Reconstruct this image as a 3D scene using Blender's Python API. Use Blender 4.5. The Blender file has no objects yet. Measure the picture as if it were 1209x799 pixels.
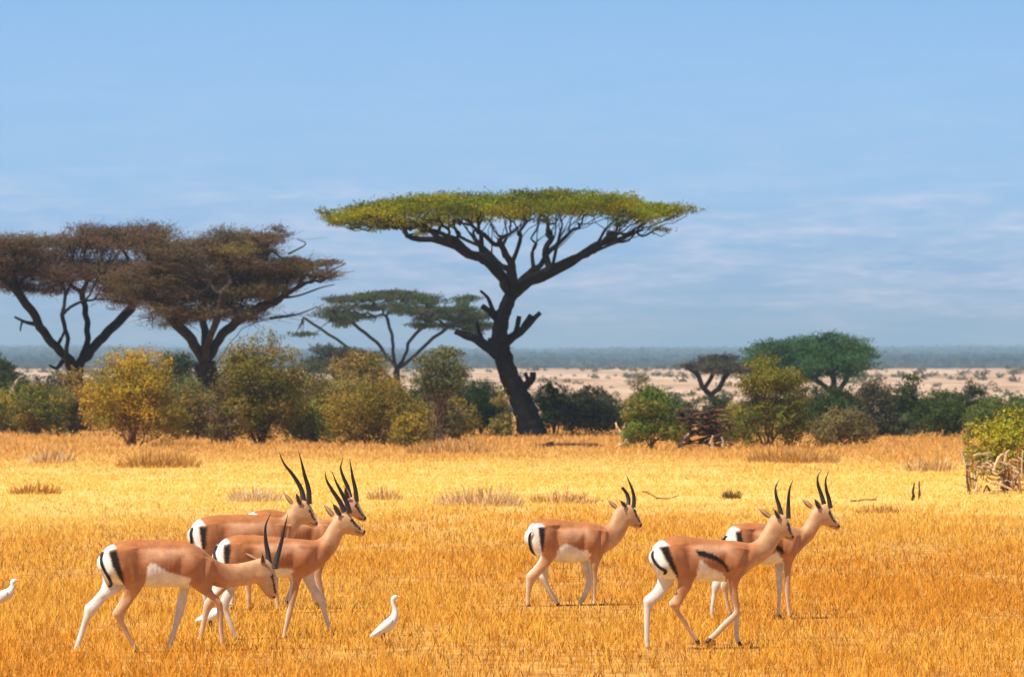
import bpy, math, random
import numpy as np
from mathutils import Vector, Matrix, noise as mnoise
from mathutils.bvhtree import BVHTree
from mathutils.kdtree import KDTree

SC = bpy.context.scene
COL = SC.collection
F = 6717.0      # focal length in photograph pixels (200 mm lens)
H = 2.3         # eye height above the plain
CX, HY = 604.5, 440.0


def dist_of(base_y):
    return F * H / (base_y - HY)


def scale_at(Y):
    return F / Y


def wx(px, Y):
    return (px - CX) * Y / F


def wz(py, Y):
    return H + (HY - py) * Y / F


# ---------------------------------------------------------------- meshes
def new_mesh(name, V, faces, cols=None, smooth=False, loops=None):
    """V (n,3); faces: (m,k) int array or list of such arrays; cols (n,3) linear."""
    V = np.asarray(V, dtype=np.float32)
    if isinstance(faces, np.ndarray):
        faces = [faces]
    faces = [f for f in faces if len(f)]
    me = bpy.data.meshes.new(name)
    me.vertices.add(len(V))
    me.vertices.foreach_set('co', V.ravel())
    nl = sum(f.size for f in faces)
    nf = sum(len(f) for f in faces)
    me.loops.add(nl)
    me.loops.foreach_set('vertex_index', np.concatenate([f.ravel() for f in faces]).astype(np.int32))
    me.polygons.add(nf)
    tot = np.concatenate([np.full(len(f), f.shape[1]) for f in faces])
    st = np.concatenate([[0], np.cumsum(tot)[:-1]]).astype(np.int32)
    me.polygons.foreach_set('loop_start', st)
    me.update(calc_edges=True)
    if smooth:
        me.polygons.foreach_set('use_smooth', np.ones(nf, dtype=bool))
    if cols is not None:
        set_cols(me, cols)
    me.validate()
    return me


def set_cols(me, cols):
    a = me.color_attributes.new('col', 'FLOAT_COLOR', 'POINT')
    c = np.ones((len(me.vertices), 4), dtype=np.float32)
    c[:, :3] = cols
    a.data.foreach_set('color', c.ravel())


def link(name, me, mat=None, parent=None):
    o = bpy.data.objects.new(name, me)
    COL.objects.link(o)
    if mat is not None and me is not None:
        me.materials.append(mat)
    if parent is not None:
        o.parent = parent
    return o


def tag(o, label=None, cat=None, group=None, kind=None):
    if label: o['label'] = label
    if cat: o['category'] = cat
    if group: o['group'] = group
    if kind: o['kind'] = kind
    return o


def empty(name, loc, rz=0.0):
    o = bpy.data.objects.new(name, None)
    COL.objects.link(o)
    o.location = loc
    o.rotation_euler = (0, 0, rz)
    o.empty_display_size = 0.2
    return o


def catmull(P, n):
    """resample rows of P (any width) with n samples per span"""
    P = np.asarray(P, float)
    Q = np.vstack([2 * P[0] - P[1], P, 2 * P[-1] - P[-2]])
    out = []
    for i in range(1, len(Q) - 2):
        p0, p1, p2, p3 = Q[i - 1], Q[i], Q[i + 1], Q[i + 2]
        for k in range(n):
            t = k / n
            out.append(0.5 * ((2 * p1) + (-p0 + p2) * t + (2 * p0 - 5 * p1 + 4 * p2 - p3) * t * t
                              + (-p0 + 3 * p1 - 3 * p2 + p3) * t ** 3))
    out.append(P[-1])
    return np.array(out)


def tube(P, R, ns=7, cap=True):
    """tube mesh along points P with radii R -> V, quads, tris"""
    P = np.asarray(P, float)
    R = np.asarray(R, float)
    n = len(P)
    T = np.gradient(P, axis=0)
    T /= np.linalg.norm(T, axis=1)[:, None] + 1e-9
    ref = np.array([0.31, 0.95, 0.07])
    if abs(T.mean(0) @ ref) > 0.9 * np.linalg.norm(T.mean(0)):
        ref = np.array([1.0, 0.05, 0.0])
    A = np.cross(T, ref)
    A /= np.linalg.norm(A, axis=1)[:, None] + 1e-9
    B = np.cross(T, A)
    a = np.linspace(0, 2 * np.pi, ns, endpoint=False)
    V = P[:, None, :] + R[:, None, None] * (A[:, None, :] * np.cos(a)[None, :, None] + B[:, None, :] * np.sin(a)[None, :, None])
    V = V.reshape(-1, 3)
    i = np.arange(n - 1)[:, None] * ns
    j = np.arange(ns)[None, :]
    j2 = (j + 1) % ns
    q = np.stack([i + j, i + j2, i + ns + j2, i + ns + j], axis=-1).reshape(-1, 4)
    t = np.zeros((0, 3), int)
    if cap:
        V = np.vstack([V, P[0], P[-1]])
        c0, c1 = len(V) - 2, len(V) - 1
        jj = np.arange(ns)
        t = np.vstack([np.stack([np.full(ns, c0), (jj + 1) % ns, jj], 1),
                       np.stack([np.full(ns, c1), (n - 1) * ns + jj, (n - 1) * ns + (jj + 1) % ns], 1)])
    return V, q, t


class MB:
    def __init__(s):
        s.V, s.Q, s.T, s.C, s.n, s.pid = [], [], [], [], 0, []

    def add(s, V, q=None, t=None, col=None, pid=0):
        V = np.asarray(V, float)
        if q is not None and len(q): s.Q.append(np.asarray(q) + s.n)
        if t is not None and len(t): s.T.append(np.asarray(t) + s.n)
        s.V.append(V)
        if col is not None:
            c = np.asarray(col, float)
            s.C.append(np.broadcast_to(c, (len(V), 3)) if c.ndim == 1 else c)
        s.pid.append(np.full(len(V), pid))
        s.n += len(V)

    def tube(s, P, R, ns=7, col=None, cap=True, pid=0):
        V, q, t = tube(P, R, ns, cap)
        s.add(V, q, t, col, pid)

    def mesh(s, name, smooth=True):
        f = []
        if s.Q: f.append(np.vstack(s.Q))
        if s.T: f.append(np.vstack(s.T))
        return new_mesh(name, np.vstack(s.V), f, np.vstack(s.C) if s.C else None, smooth)

    def build(s, name, mat, parent=None, smooth=True):
        return link(name, s.mesh(name, smooth), mat, parent)


# ---------------------------------------------------------------- materials
def nmat(name):
    m = bpy.data.materials.new(name)
    m.use_nodes = True
    nt = m.node_tree
    nt.nodes.clear()
    return m, nt, nt.nodes, nt.links


def N(nt, typ, **kw):
    n = nt.nodes.new(typ)
    for k, v in kw.items():
        if k in n.inputs.keys() if isinstance(k, str) else False:
            n.inputs[k].default_value = v
        else:
            setattr(n, k, v)
    return n


def mat_attr(name, rough=0.7, transl=0.0, spec=0.3, nscale=None, namt=0.15, bump=0.0, bscale=60, sheen=0.0):
    """material whose colour is the mesh's own 'col' attribute, with a little procedural variation"""
    m, nt, nd, lk = nmat(name)
    out = nd.new('ShaderNodeOutputMaterial')
    at = nd.new('ShaderNodeAttribute'); at.attribute_name = 'col'
    col = at.outputs['Color']
    if nscale:
        tc = nd.new('ShaderNodeTexCoord')
        no = nd.new('ShaderNodeTexNoise'); no.inputs['Scale'].default_value = nscale; no.inputs['Detail'].default_value = 4
        lk.new(tc.outputs['Object'], no.inputs['Vector'])
        mr = nd.new('ShaderNodeMapRange')
        mr.inputs['From Min'].default_value = 0.3; mr.inputs['From Max'].default_value = 0.7
        mr.inputs['To Min'].default_value = 1 - namt; mr.inputs['To Max'].default_value = 1 + namt
        lk.new(no.outputs['Fac'], mr.inputs['Value'])
        mx = nd.new('ShaderNodeVectorMath'); mx.operation = 'SCALE'
        lk.new(col, mx.inputs[0]); lk.new(mr.outputs['Result'], mx.inputs['Scale'])
        col = mx.outputs['Vector']
    b = nd.new('ShaderNodeBsdfPrincipled')
    b.inputs['Roughness'].default_value = rough
    b.inputs['Specular IOR Level'].default_value = spec
    if sheen:
        b.inputs['Sheen Weight'].default_value = sheen
        b.inputs['Sheen Roughness'].default_value = 0.4
    lk.new(col, b.inputs['Base Color'])
    if bump:
        tc2 = nd.new('ShaderNodeTexCoord')
        n2 = nd.new('ShaderNodeTexNoise'); n2.inputs['Scale'].default_value = bscale; n2.inputs['Detail'].default_value = 5
        lk.new(tc2.outputs['Object'], n2.inputs['Vector'])
        bp = nd.new('ShaderNodeBump'); bp.inputs['Strength'].default_value = bump; bp.inputs['Distance'].default_value = 0.02
        lk.new(n2.outputs['Fac'], bp.inputs['Height']); lk.new(bp.outputs['Normal'], b.inputs['Normal'])
    sh = b.outputs['BSDF']
    if transl:
        tr = nd.new('ShaderNodeBsdfTranslucent'); lk.new(col, tr.inputs['Color'])
        ms = nd.new('ShaderNodeMixShader'); ms.inputs['Fac'].default_value = transl
        lk.new(sh, ms.inputs[1]); lk.new(tr.outputs['BSDF'], ms.inputs[2]); sh = ms.outputs['Shader']
    lk.new(sh, out.inputs['Surface'])
    return m


M = {}
M['leaf'] = mat_attr('leaf', rough=0.7, transl=0.25, spec=0.08)
M['grass'] = mat_attr('grass', rough=0.7, transl=0.35, spec=0.15)
M['bark'] = mat_attr('bark', rough=0.9, spec=0.1, nscale=6, namt=0.35, bump=0.8, bscale=25)
M['deadwood'] = mat_attr('deadwood', rough=0.85, spec=0.1, nscale=9, namt=0.3, bump=0.6, bscale=30)
M['coat'] = mat_attr('coat', rough=0.55, spec=0.3, nscale=22, namt=0.10, bump=0.10, bscale=160, sheen=0.15)
M['horn'] = mat_attr('horn', rough=0.42, spec=0.5, nscale=40, namt=0.3)
M['eye'] = mat_attr('eye', rough=0.12, spec=0.8)
M['feather'] = mat_attr('feather', rough=0.6, spec=0.2, nscale=30, namt=0.05, bump=0.15, bscale=60, transl=0.05)
# ---------------------------------------------------------------- camera, light, sky
SUN_EL, SUN_AZ = math.radians(58), math.radians(232)      # azimuth clockwise from +Y: behind and left of the camera
cam_d = bpy.data.cameras.new('camera')
cam_d.lens = 200; cam_d.sensor_width = 36; cam_d.clip_start = 0.5; cam_d.clip_end = 40000
cam_d.dof.use_dof = True; cam_d.dof.focus_distance = 51; cam_d.dof.aperture_fstop = 9.0
cam = bpy.data.objects.new('camera', cam_d); COL.objects.link(cam)
cam.location = (0, 0, H)
cam.rotation_euler = (math.radians(90) + math.atan((HY - 399.5) / F), 0, 0)
SC.camera = cam

sl = bpy.data.lights.new('sun', 'SUN'); sl.energy = 5.0; sl.angle = math.radians(0.6); sl.color = (1.0, 0.92, 0.79)
sun = bpy.data.objects.new('sun', sl); COL.objects.link(sun)
sd = Vector((math.sin(SUN_AZ) * math.cos(SUN_EL), math.cos(SUN_AZ) * math.cos(SUN_EL), math.sin(SUN_EL)))
sun.rotation_euler = sd.to_track_quat('Z', 'Y').to_euler()

w = bpy.data.worlds.new('World'); SC.world = w; w.use_nodes = True
nt = w.node_tree; nd = nt.nodes; lk = nt.links; nd.clear()
out = nd.new('ShaderNodeOutputWorld'); bg = nd.new('ShaderNodeBackground'); bg.inputs['Strength'].default_value = 0.055
sky = nd.new('ShaderNodeTexSky'); sky.sky_type = 'NISHITA'; sky.sun_disc = False
sky.sun_elevation = SUN_EL; sky.sun_rotation = SUN_AZ
tc = nd.new('ShaderNodeTexCoord'); sep = nd.new('ShaderNodeSeparateXYZ')
lk.new(tc.outputs['Generated'], sep.inputs[0])
# colour of the low sky by height above the horizon
mr = nd.new('ShaderNodeMapRange'); mr.inputs['From Min'].default_value = 0.0; mr.inputs['From Max'].default_value = 0.07
lk.new(sep.outputs['Z'], mr.inputs['Value'])
cr = nd.new('ShaderNodeValToRGB')
stops = SKY_STOPS = [(0.0, (0.28, 0.43, 0.68)), (0.12, (0.27, 0.43, 0.69)), (0.22, (0.25, 0.42, 0.70)), (0.45, (0.28, 0.48, 0.74)),
         (0.7, (0.26, 0.46, 0.74)), (1.0, (0.205, 0.405, 0.70))]
e = cr.color_ramp.elements
e[0].position = 0; e[0].color = (*stops[0][1], 1); e[1].position = 1; e[1].color = (*stops[-1][1], 1)
for p, c in stops[1:-1]:
    k = e.new(p); k.color = (*c, 1)
lk.new(mr.outputs['Result'], cr.inputs['Fac'])
# thin streaky cloud banks low over the horizon
mp = nd.new('ShaderNodeMapping'); mp.inputs['Scale'].default_value = (26, 26, 200)
lk.new(tc.outputs['Generated'], mp.inputs['Vector'])
n1 = nd.new('ShaderNodeTexNoise'); n1.inputs['Scale'].default_value = 1.5; n1.inputs['Detail'].default_value = 8; n1.inputs['Roughness'].default_value = 0.62
lk.new(mp.outputs['Vector'], n1.inputs['Vector'])
mp2 = nd.new('ShaderNodeMapping'); mp2.inputs['Scale'].default_value = (90, 90, 420)
lk.new(tc.outputs['Generated'], mp2.inputs['Vector'])
n2 = nd.new('ShaderNodeTexNoise'); n2.inputs['Scale'].default_value = 2.2; n2.inputs['Detail'].default_value = 5
lk.new(mp2.outputs['Vector'], n2.inputs['Vector'])
r1 = nd.new('ShaderNodeMapRange'); r1.inputs['From Min'].default_value = 0.40; r1.inputs['From Max'].default_value = 0.68
lk.new(n1.outputs['Fac'], r1.inputs['Value'])
r2 = nd.new('ShaderNodeMapRange'); r2.inputs['From Min'].default_value = 0.35; r2.inputs['From Max'].default_value = 0.75
r2.inputs['To Min'].default_value = 0.4; r2.inputs['To Max'].default_value = 1.3
lk.new(n2.outputs['Fac'], r2.inputs['Value'])
bd = nd.new('ShaderNodeValToRGB')                       # where the banks lie
b = bd.color_ramp.elements; b[0].position = 0.0; b[0].color = (0.5, 0.5, 0.5, 1); b[1].position = 1; b[1].color = (0.0, 0.0, 0.0, 1)
for p, v in ((0.08, 0.85), (0.14, 1.0), (0.25, 1.0), (0.33, 0.65), (0.42, 0.55), (0.5, 0.15), (0.7, 0.06)):
    k = b.new(p); k.color = (v, v, v, 1)
lk.new(mr.outputs['Result'], bd.inputs['Fac'])
m1 = nd.new('ShaderNodeMath'); m1.operation = 'MULTIPLY'; lk.new(r1.outputs[0], m1.inputs[0]); lk.new(r2.outputs[0], m1.inputs[1])
m2 = nd.new('ShaderNodeMath'); m2.operation = 'MULTIPLY'; m2.use_clamp = True; lk.new(m1.outputs[0], m2.inputs[0]); lk.new(bd.outputs['Color'], m2.inputs[1])
mc = nd.new('ShaderNodeMix'); mc.data_type = 'RGBA'
lk.new(m2.outputs[0], mc.inputs['Factor']); lk.new(cr.outputs['Color'], mc.inputs['A']); mc.inputs['B'].default_value = (0.78, 0.72, 0.84, 1)
sc_ = nd.new('ShaderNodeVectorMath'); sc_.operation = 'SCALE'; sc_.inputs['Scale'].default_value = 18.0
lk.new(mc.outputs['Result'], sc_.inputs[0])
bl = nd.new('ShaderNodeMapRange'); bl.inputs['From Min'].default_value = 0.075; bl.inputs['From Max'].default_value = 0.16
lk.new(sep.outputs['Z'], bl.inputs['Value'])
mw = nd.new('ShaderNodeMix'); mw.data_type = 'RGBA'
lk.new(bl.outputs[0], mw.inputs['Factor']); lk.new(sc_.outputs['Vector'], mw.inputs['A']); lk.new(sky.outputs['Color'], mw.inputs['B'])
lk.new(mw.outputs['Result'], bg.inputs['Color']); lk.new(bg.outputs[0], out.inputs['Surface'])

SC.view_settings.view_transform = 'Standard'; SC.view_settings.look = 'None'
SC.view_settings.gamma = 1; SC.view_settings.exposure = 0.38; SC.view_settings.use_curve_mapping = False
SC.render.engine = 'CYCLES'
SC.cycles.max_bounces = 6; SC.cycles.diffuse_bounces = 3; SC.cycles.transparent_max_bounces = 4
SC.cycles.volume_bounces = 0; SC.cycles.use_denoising = True

# ---------------------------------------------------------------- ground
rng = np.random.default_rng(7)


def vnoise(x, y, seed=0):
    """smooth value noise, vectorised"""
    xi = np.floor(x).astype(np.int64); yi = np.floor(y).astype(np.int64)
    xf = x - xi; yf = y - yi
    u = xf * xf * (3 - 2 * xf); v = yf * yf * (3 - 2 * yf)

    def h(a, b):
        n = (a * 374761393 + b * 668265263 + seed * 982451653) & 0x7fffffff
        n = ((n ^ (n >> 13)) * 1274126177) & 0x7fffffff
        return ((n ^ (n >> 16)) & 0xffff) / 65535.0
    return (h(xi, yi) * (1 - u) + h(xi + 1, yi) * u) * (1 - v) + (h(xi, yi + 1) * (1 - u) + h(xi + 1, yi + 1) * u) * v


def fbm(x, y, o=4, seed=0):
    s = 0; a = 0.5; t = 0
    for k in range(o):
        s = s + a * vnoise(x * 2 ** k, y * 2 ** k, seed + k); t += a; a *= 0.5
    return s / t


def sstep(a, b, x):
    t = np.clip((x - a) / (b - a), 0, 1)
    return t * t * (3 - 2 * t)


def ground_z(x, y):
    x = np.asarray(x, float); y = np.asarray(y, float)
    return (sstep(500, 1800, y) * 3.6 + sstep(240, 600, y) * (fbm(x / 40, y / 60, 3, 5) - 0.5) * 0.5
            + (fbm(x / 6, y / 9, 3, 9) - 0.5) * 0.06 + sstep(2500, 4200, y) * 1.0)


ys = np.concatenate([np.linspace(-60, 40, 12), np.geomspace(42, 600, 240), np.geomspace(610, 12200, 110)])
us = np.linspace(-1, 1, 160)
GX = np.sign(us)[None, :] * np.abs(us)[None, :] ** 1.6 * (60 + 0.34 * np.maximum(ys, 0)[:, None])
GX = GX * 1.0
GY = np.repeat(ys[:, None], len(us), 1)
GZ = ground_z(GX, GY)
nU = len(us)
i = np.arange(len(ys) - 1)[:, None] * nU; j = np.arange(nU - 1)[None, :]
fq = np.stack([i + j, i + j + 1, i + nU + j + 1, i + nU + j], -1).reshape(-1, 4)
gm, nt, nd, lk = nmat('savanna_soil')
o_ = nd.new('ShaderNodeOutputMaterial'); b_ = nd.new('ShaderNodeBsdfPrincipled'); b_.inputs['Roughness'].default_value = 0.95
b_.inputs['Specular IOR Level'].default_value = 0.05
geo = nd.new('ShaderNodeNewGeometry'); sp = nd.new('ShaderNodeSeparateXYZ'); lk.new(geo.outputs['Position'], sp.inputs[0])
na = nd.new('ShaderNodeTexNoise'); na.inputs['Scale'].default_value = 2.4; na.inputs['Detail'].default_value = 8
lk.new(geo.outputs['Position'], na.inputs['Vector'])
ca = nd.new('ShaderNodeValToRGB'); ca.color_ramp.elements[0].position = 0.35; ca.color_ramp.elements[0].color = (0.36, 0.16, 0.04, 1)
ca.color_ramp.elements[1].position = 0.65; ca.color_ramp.elements[1].color = (0.66, 0.36, 0.09, 1)
lk.new(na.outputs['Fac'], ca.inputs['Fac'])
mpg = nd.new('ShaderNodeMapping'); mpg.inputs['Scale'].default_value = (1 / 22, 1 / 120, 1)
lk.new(geo.outputs['Position'], mpg.inputs['Vector'])
nb = nd.new('ShaderNodeTexNoise'); nb.inputs['Scale'].default_value = 1.0; nb.inputs['Detail'].default_value = 9; nb.inputs['Roughness'].default_value = 0.7
lk.new(mpg.outputs['Vector'], nb.inputs['Vector'])
cb = nd.new('ShaderNodeValToRGB'); cb.color_ramp.elements[0].position = 0.38; cb.color_ramp.elements[0].color = (0.30, 0.19, 0.12, 1)
cb.color_ramp.elements[1].position = 0.62; cb.color_ramp.elements[1].color = (0.60, 0.44, 0.32, 1)
k = cb.color_ramp.elements.new(0.5); k.color = (0.50, 0.34, 0.235, 1)
lk.new(nb.outputs['Fac'], cb.inputs['Fac'])
pz = nd.new('ShaderNodeMapRange'); pz.inputs['From Min'].default_value = 72; pz.inputs['From Max'].default_value = 108; lk.new(sp.outputs['Y'], pz.inputs['Value'])
pz2 = nd.new('ShaderNodeMapRange'); pz2.inputs['From Min'].default_value = 175; pz2.inputs['From Max'].default_value = 125; lk.new(sp.outputs['Y'], pz2.inputs['Value'])
pm = nd.new('ShaderNodeMath'); pm.operation = 'MULTIPLY'; lk.new(pz.outputs[0], pm.inputs[0]); lk.new(pz2.outputs[0], pm.inputs[1])
pmix = nd.new('ShaderNodeMix'); pmix.data_type = 'RGBA'; lk.new(pm.outputs[0], pmix.inputs['Factor']); lk.new(ca.outputs['Color'], pmix.inputs['A']); pmix.inputs['B'].default_value = (0.80, 0.52, 0.16, 1)
far = nd.new('ShaderNodeMapRange'); far.inputs['From Min'].default_value = 230; far.inputs['From Max'].default_value = 380
lk.new(sp.outputs['Y'], far.inputs['Value'])
mg = nd.new('ShaderNodeMix'); mg.data_type = 'RGBA'
lk.new(far.outputs[0], mg.inputs['Factor']); lk.new(pmix.outputs['Result'], mg.inputs['A']); lk.new(cb.outputs['Color'], mg.inputs['B'])
lk.new(mg.outputs['Result'], b_.inputs['Base Color']); lk.new(b_.outputs[0], o_.inputs['Surface'])
g = link('ground', new_mesh('ground', np.stack([GX, GY, GZ], -1).reshape(-1, 3), fq, smooth=True), gm)
tag(g, kind='structure')

# ---------------------------------------------------------------- the long far slope
def slope_z(X, Y):
    return ground_z(X, Y) + 0.2 + np.maximum(Y - 3300, 0) / 7200 * (31 + 20 * fbm(X / 1700 + 5, Y / 5000, 3, 77) ) * (1 + .25 * (fbm(X / 420, Y / 1500, 3, 41) - .5))


ny_, nx_ = 60, 260
yy_ = np.linspace(3300, 11300, ny_); X_, Y_ = np.meshgrid(np.linspace(-1, 1, nx_), yy_); X_ = X_ * (0.30 * Y_)
Z_ = slope_z(X_, Y_) - sstep(10600, 11300, Y_) * 90
Z_ = np.maximum(Z_, -2)
ii = np.arange(ny_ - 1)[:, None] * nx_; jj = np.arange(nx_ - 1)[None, :]
f_ = np.stack([ii + jj, ii + jj + 1, ii + nx_ + jj + 1, ii + nx_ + jj], -1).reshape(-1, 4)
kk = sstep(.35, .65, fbm(X_ / 260, Y_ / 420, 5, 19)).reshape(-1, 1)
tag(link('hills', new_mesh('hills', np.stack([X_, Y_, Z_], -1).reshape(-1, 3), f_, np.array((0.07, 0.09, 0.08)) * (1 - kk) + np.array((0.24, 0.22, 0.20)) * kk, True), M['leaf']), kind='structure')

# the air
bm_v = np.array([[sx, sy, sz] for sz in (-5, 96) for sy in (-75, 12500) for sx in (-4500, 4500)], float)
hz_f = np.array([[0, 2, 3, 1], [4, 5, 7, 6], [0, 1, 5, 4], [2, 6, 7, 3], [0, 4, 6, 2], [1, 3, 7, 5]])
hm, nt, nd, lk = nmat('air')
o_ = nd.new('ShaderNodeOutputMaterial'); pv = nd.new('ShaderNodeVolumePrincipled')
pv.inputs['Color'].default_value = (0.54, 0.78, 1.0, 1); pv.inputs['Density'].default_value = 1.85e-4; pv.inputs['Anisotropy'].default_value = 0.0
lk.new(pv.outputs[0], o_.inputs['Volume'])
hz = link('haze', new_mesh('haze', bm_v, hz_f), hm)
tag(hz, kind='stuff')
# ---------------------------------------------------------------- gazelles
# Each animal is laid out on its own side plane (units: photograph pixels, turned into metres by s).
BACK = np.array((0.47, 0.165, 0.048)); FLANK = np.array((0.48, 0.225, 0.105)); NECK = np.array((0.60, 0.355, 0.19))
SHANK = np.array((0.62, 0.42, 0.27)); WHITE = np.array((0.80, 0.77, 0.74)); BLACK = np.array((0.010, 0.009, 0.009))
CREAM = np.array((0.74, 0.66, 0.55)); FACE = np.array((0.58, 0.35, 0.19))


def seg_dist(P, A, B):
    A = np.asarray(A, float); B = np.asarray(B, float)
    d = B - A; t = np.clip(((P - A) @ d) / (d @ d + 1e-9), 0, 1)
    return np.linalg.norm(P - (A + t[:, None] * d), axis=1), t


def line_dist(P, L):
    return np.min([seg_dist(P, L[i], L[i + 1])[0] for i in range(len(L) - 1)], axis=0)


def poly_mask(P, poly, soft=0.9):
    """1 inside the closed polygon, 0 outside, soft at the edge"""
    q = np.asarray(poly, float); n = len(q)
    ins = np.zeros(len(P), bool); d = np.full(len(P), 1e9)
    for i in range(n):
        a, b = q[i], q[(i + 1) % n]
        c = ((a[1] > P[:, 1]) != (b[1] > P[:, 1]))
        xx = (b[0] - a[0]) * (P[:, 1] - a[1]) / ((b[1] - a[1]) if b[1] != a[1] else 1e-9) + a[0]
        ins ^= c & (P[:, 0] < xx)
        d = np.minimum(d, seg_dist(P, a, b)[0])
    sd = np.where(ins, d, -d)
    return np.clip(sd / soft * 0.5 + 0.5, 0, 1)


class Frame:
    def __init__(f, x0, g, yaw, mirror=1):
        f.x0, f.g, f.yaw = x0, g, math.radians(yaw)
        f.Y = dist_of(g); f.s = F / f.Y
        f.c, f.sn = math.cos(f.yaw), math.sin(f.yaw)

    def p(f, px, py, lat=0.0):      # lat > 0 is the side turned to the viewer
        return np.array(((((px - f.x0) / f.s) - lat * f.sn) / f.c, -lat, (f.g - py) / f.s))

    def back(f, V, mirror=True):      # local -> side-plane pixels
        lat = -V[:, 1]
        if mirror: lat = np.abs(lat)
        return np.stack([(V[:, 0] * f.c + lat * f.sn) * f.s + f.x0, f.g - V[:, 2] * f.s], 1)


def loft(f, st, latc, nseg=28, per=6, expo=2.3, capr=0.6):
    """st rows: xA,yA,xB,yB,halfwidth(m); latc scalar or per-row lateral centre"""
    st = np.asarray(st, float)
    latc = np.broadcast_to(latc, len(st)) if np.ndim(latc) == 0 else np.asarray(latc)
    D = catmull(np.column_stack([st, latc]), per)
    rings = []
    a = np.linspace(0, 2 * np.pi, nseg, endpoint=False)
    ca = np.sign(np.cos(a)) * np.abs(np.cos(a)) ** (2 / expo); sa = np.sign(np.sin(a)) * np.abs(np.sin(a)) ** (2 / expo)
    C = []; U = []; W = []
    for r in D:
        A = f.p(r[0], r[1], r[5]); B = f.p(r[2], r[3], r[5])
        C.append((A + B) / 2); U.append((A - B) / 2); W.append(max(r[4], 0.004))
    C = np.array(C); U = np.array(U); W = np.array(W)
    # rounded ends
    def cap(i0, i1):
        dirv = C[i0] - C[i1]; dirv /= np.linalg.norm(dirv) + 1e-9
        L = min(np.linalg.norm(U[i0]), W[i0]) * capr
        return [(C[i0] + dirv * L * math.sin(t), U[i0] * math.cos(t), W[i0] * math.cos(t)) for t in (0.5, 0.95, 1.3)]
    pre = cap(0, 1)[::-1]; post = cap(-1, -2)
    CC = np.array([x[0] for x in pre] + list(C) + [x[0] for x in post])
    UU = np.array([x[1] for x in pre] + list(U) + [x[1] for x in post])
    WW = np.array([x[2] for x in pre] + list(W) + [x[2] for x in post])
    V = CC[:, None, :] + UU[:, None, :] * ca[None, :, None] + np.array([0, -1.0, 0])[None, None, :] * (WW[:, None, None] * sa[None, :, None])
    n = len(CC); V = V.reshape(-1, 3)
    i = np.arange(n - 1)[:, None] * nseg; j = np.arange(nseg)[None, :]; j2 = (j + 1) % nseg
    q = np.stack([i + j, i + j2, i + nseg + j2, i + nseg + j], -1).reshape(-1, 4)
    V = np.vstack([V, CC[0], CC[-1]]); c0 = len(V) - 2; jj = np.arange(nseg)
    t = np.vstack([np.stack([np.full(nseg, c0), (jj + 1) % nseg, jj], 1),
                   np.stack([np.full(nseg, c0 + 1), (n - 1) * nseg + jj, (n - 1) * nseg + (jj + 1) % nseg], 1)])
    return V, q, t


def voxel(mb, size, smooth_it=10):
    me = mb.mesh('tmp'); o = link('tmp', me)
    md = o.modifiers.new('r', 'REMESH'); md.mode = 'VOXEL'; md.voxel_size = size; md.adaptivity = 0
    dg = bpy.context.evaluated_depsgraph_get(); dg.update()
    m2 = bpy.data.meshes.new_from_object(o.evaluated_get(dg))
    bpy.data.objects.remove(o); bpy.data.meshes.remove(me)
    nv = len(m2.vertices); V = np.empty(nv * 3, np.float32); m2.vertices.foreach_get('co', V); V = V.reshape(-1, 3).astype(float)
    ne = len(m2.edges); E = np.empty(ne * 2, np.int32); m2.edges.foreach_get('vertices', E); E = E.reshape(-1, 2)
    deg = np.bincount(E.ravel(), minlength=nv)[:, None].astype(float)

    def avg(X):
        S = np.zeros_like(X)
        for k in range(X.shape[1]):
            S[:, k] = np.bincount(E[:, 0], X[E[:, 1], k], nv) + np.bincount(E[:, 1], X[E[:, 0], k], nv)
        return S / np.maximum(deg, 1)
    for _ in range(smooth_it):
        V += 0.62 * (avg(V) - V)
        V -= 0.64 * (avg(V) - V)
    m2.vertices.foreach_set('co', V.astype(np.float32).ravel()); m2.update()
    nf = len(m2.polygons); m2.polygons.foreach_set('use_smooth', np.ones(nf, bool))
    return m2, V, avg


def mixc(c, t, k):
    return c * (1 - k[:, None]) + np.asarray(t) * k[:, None]


def mixc2(c, t, k):
    return c * (1 - k[:, None]) + t * k[:, None]


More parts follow.
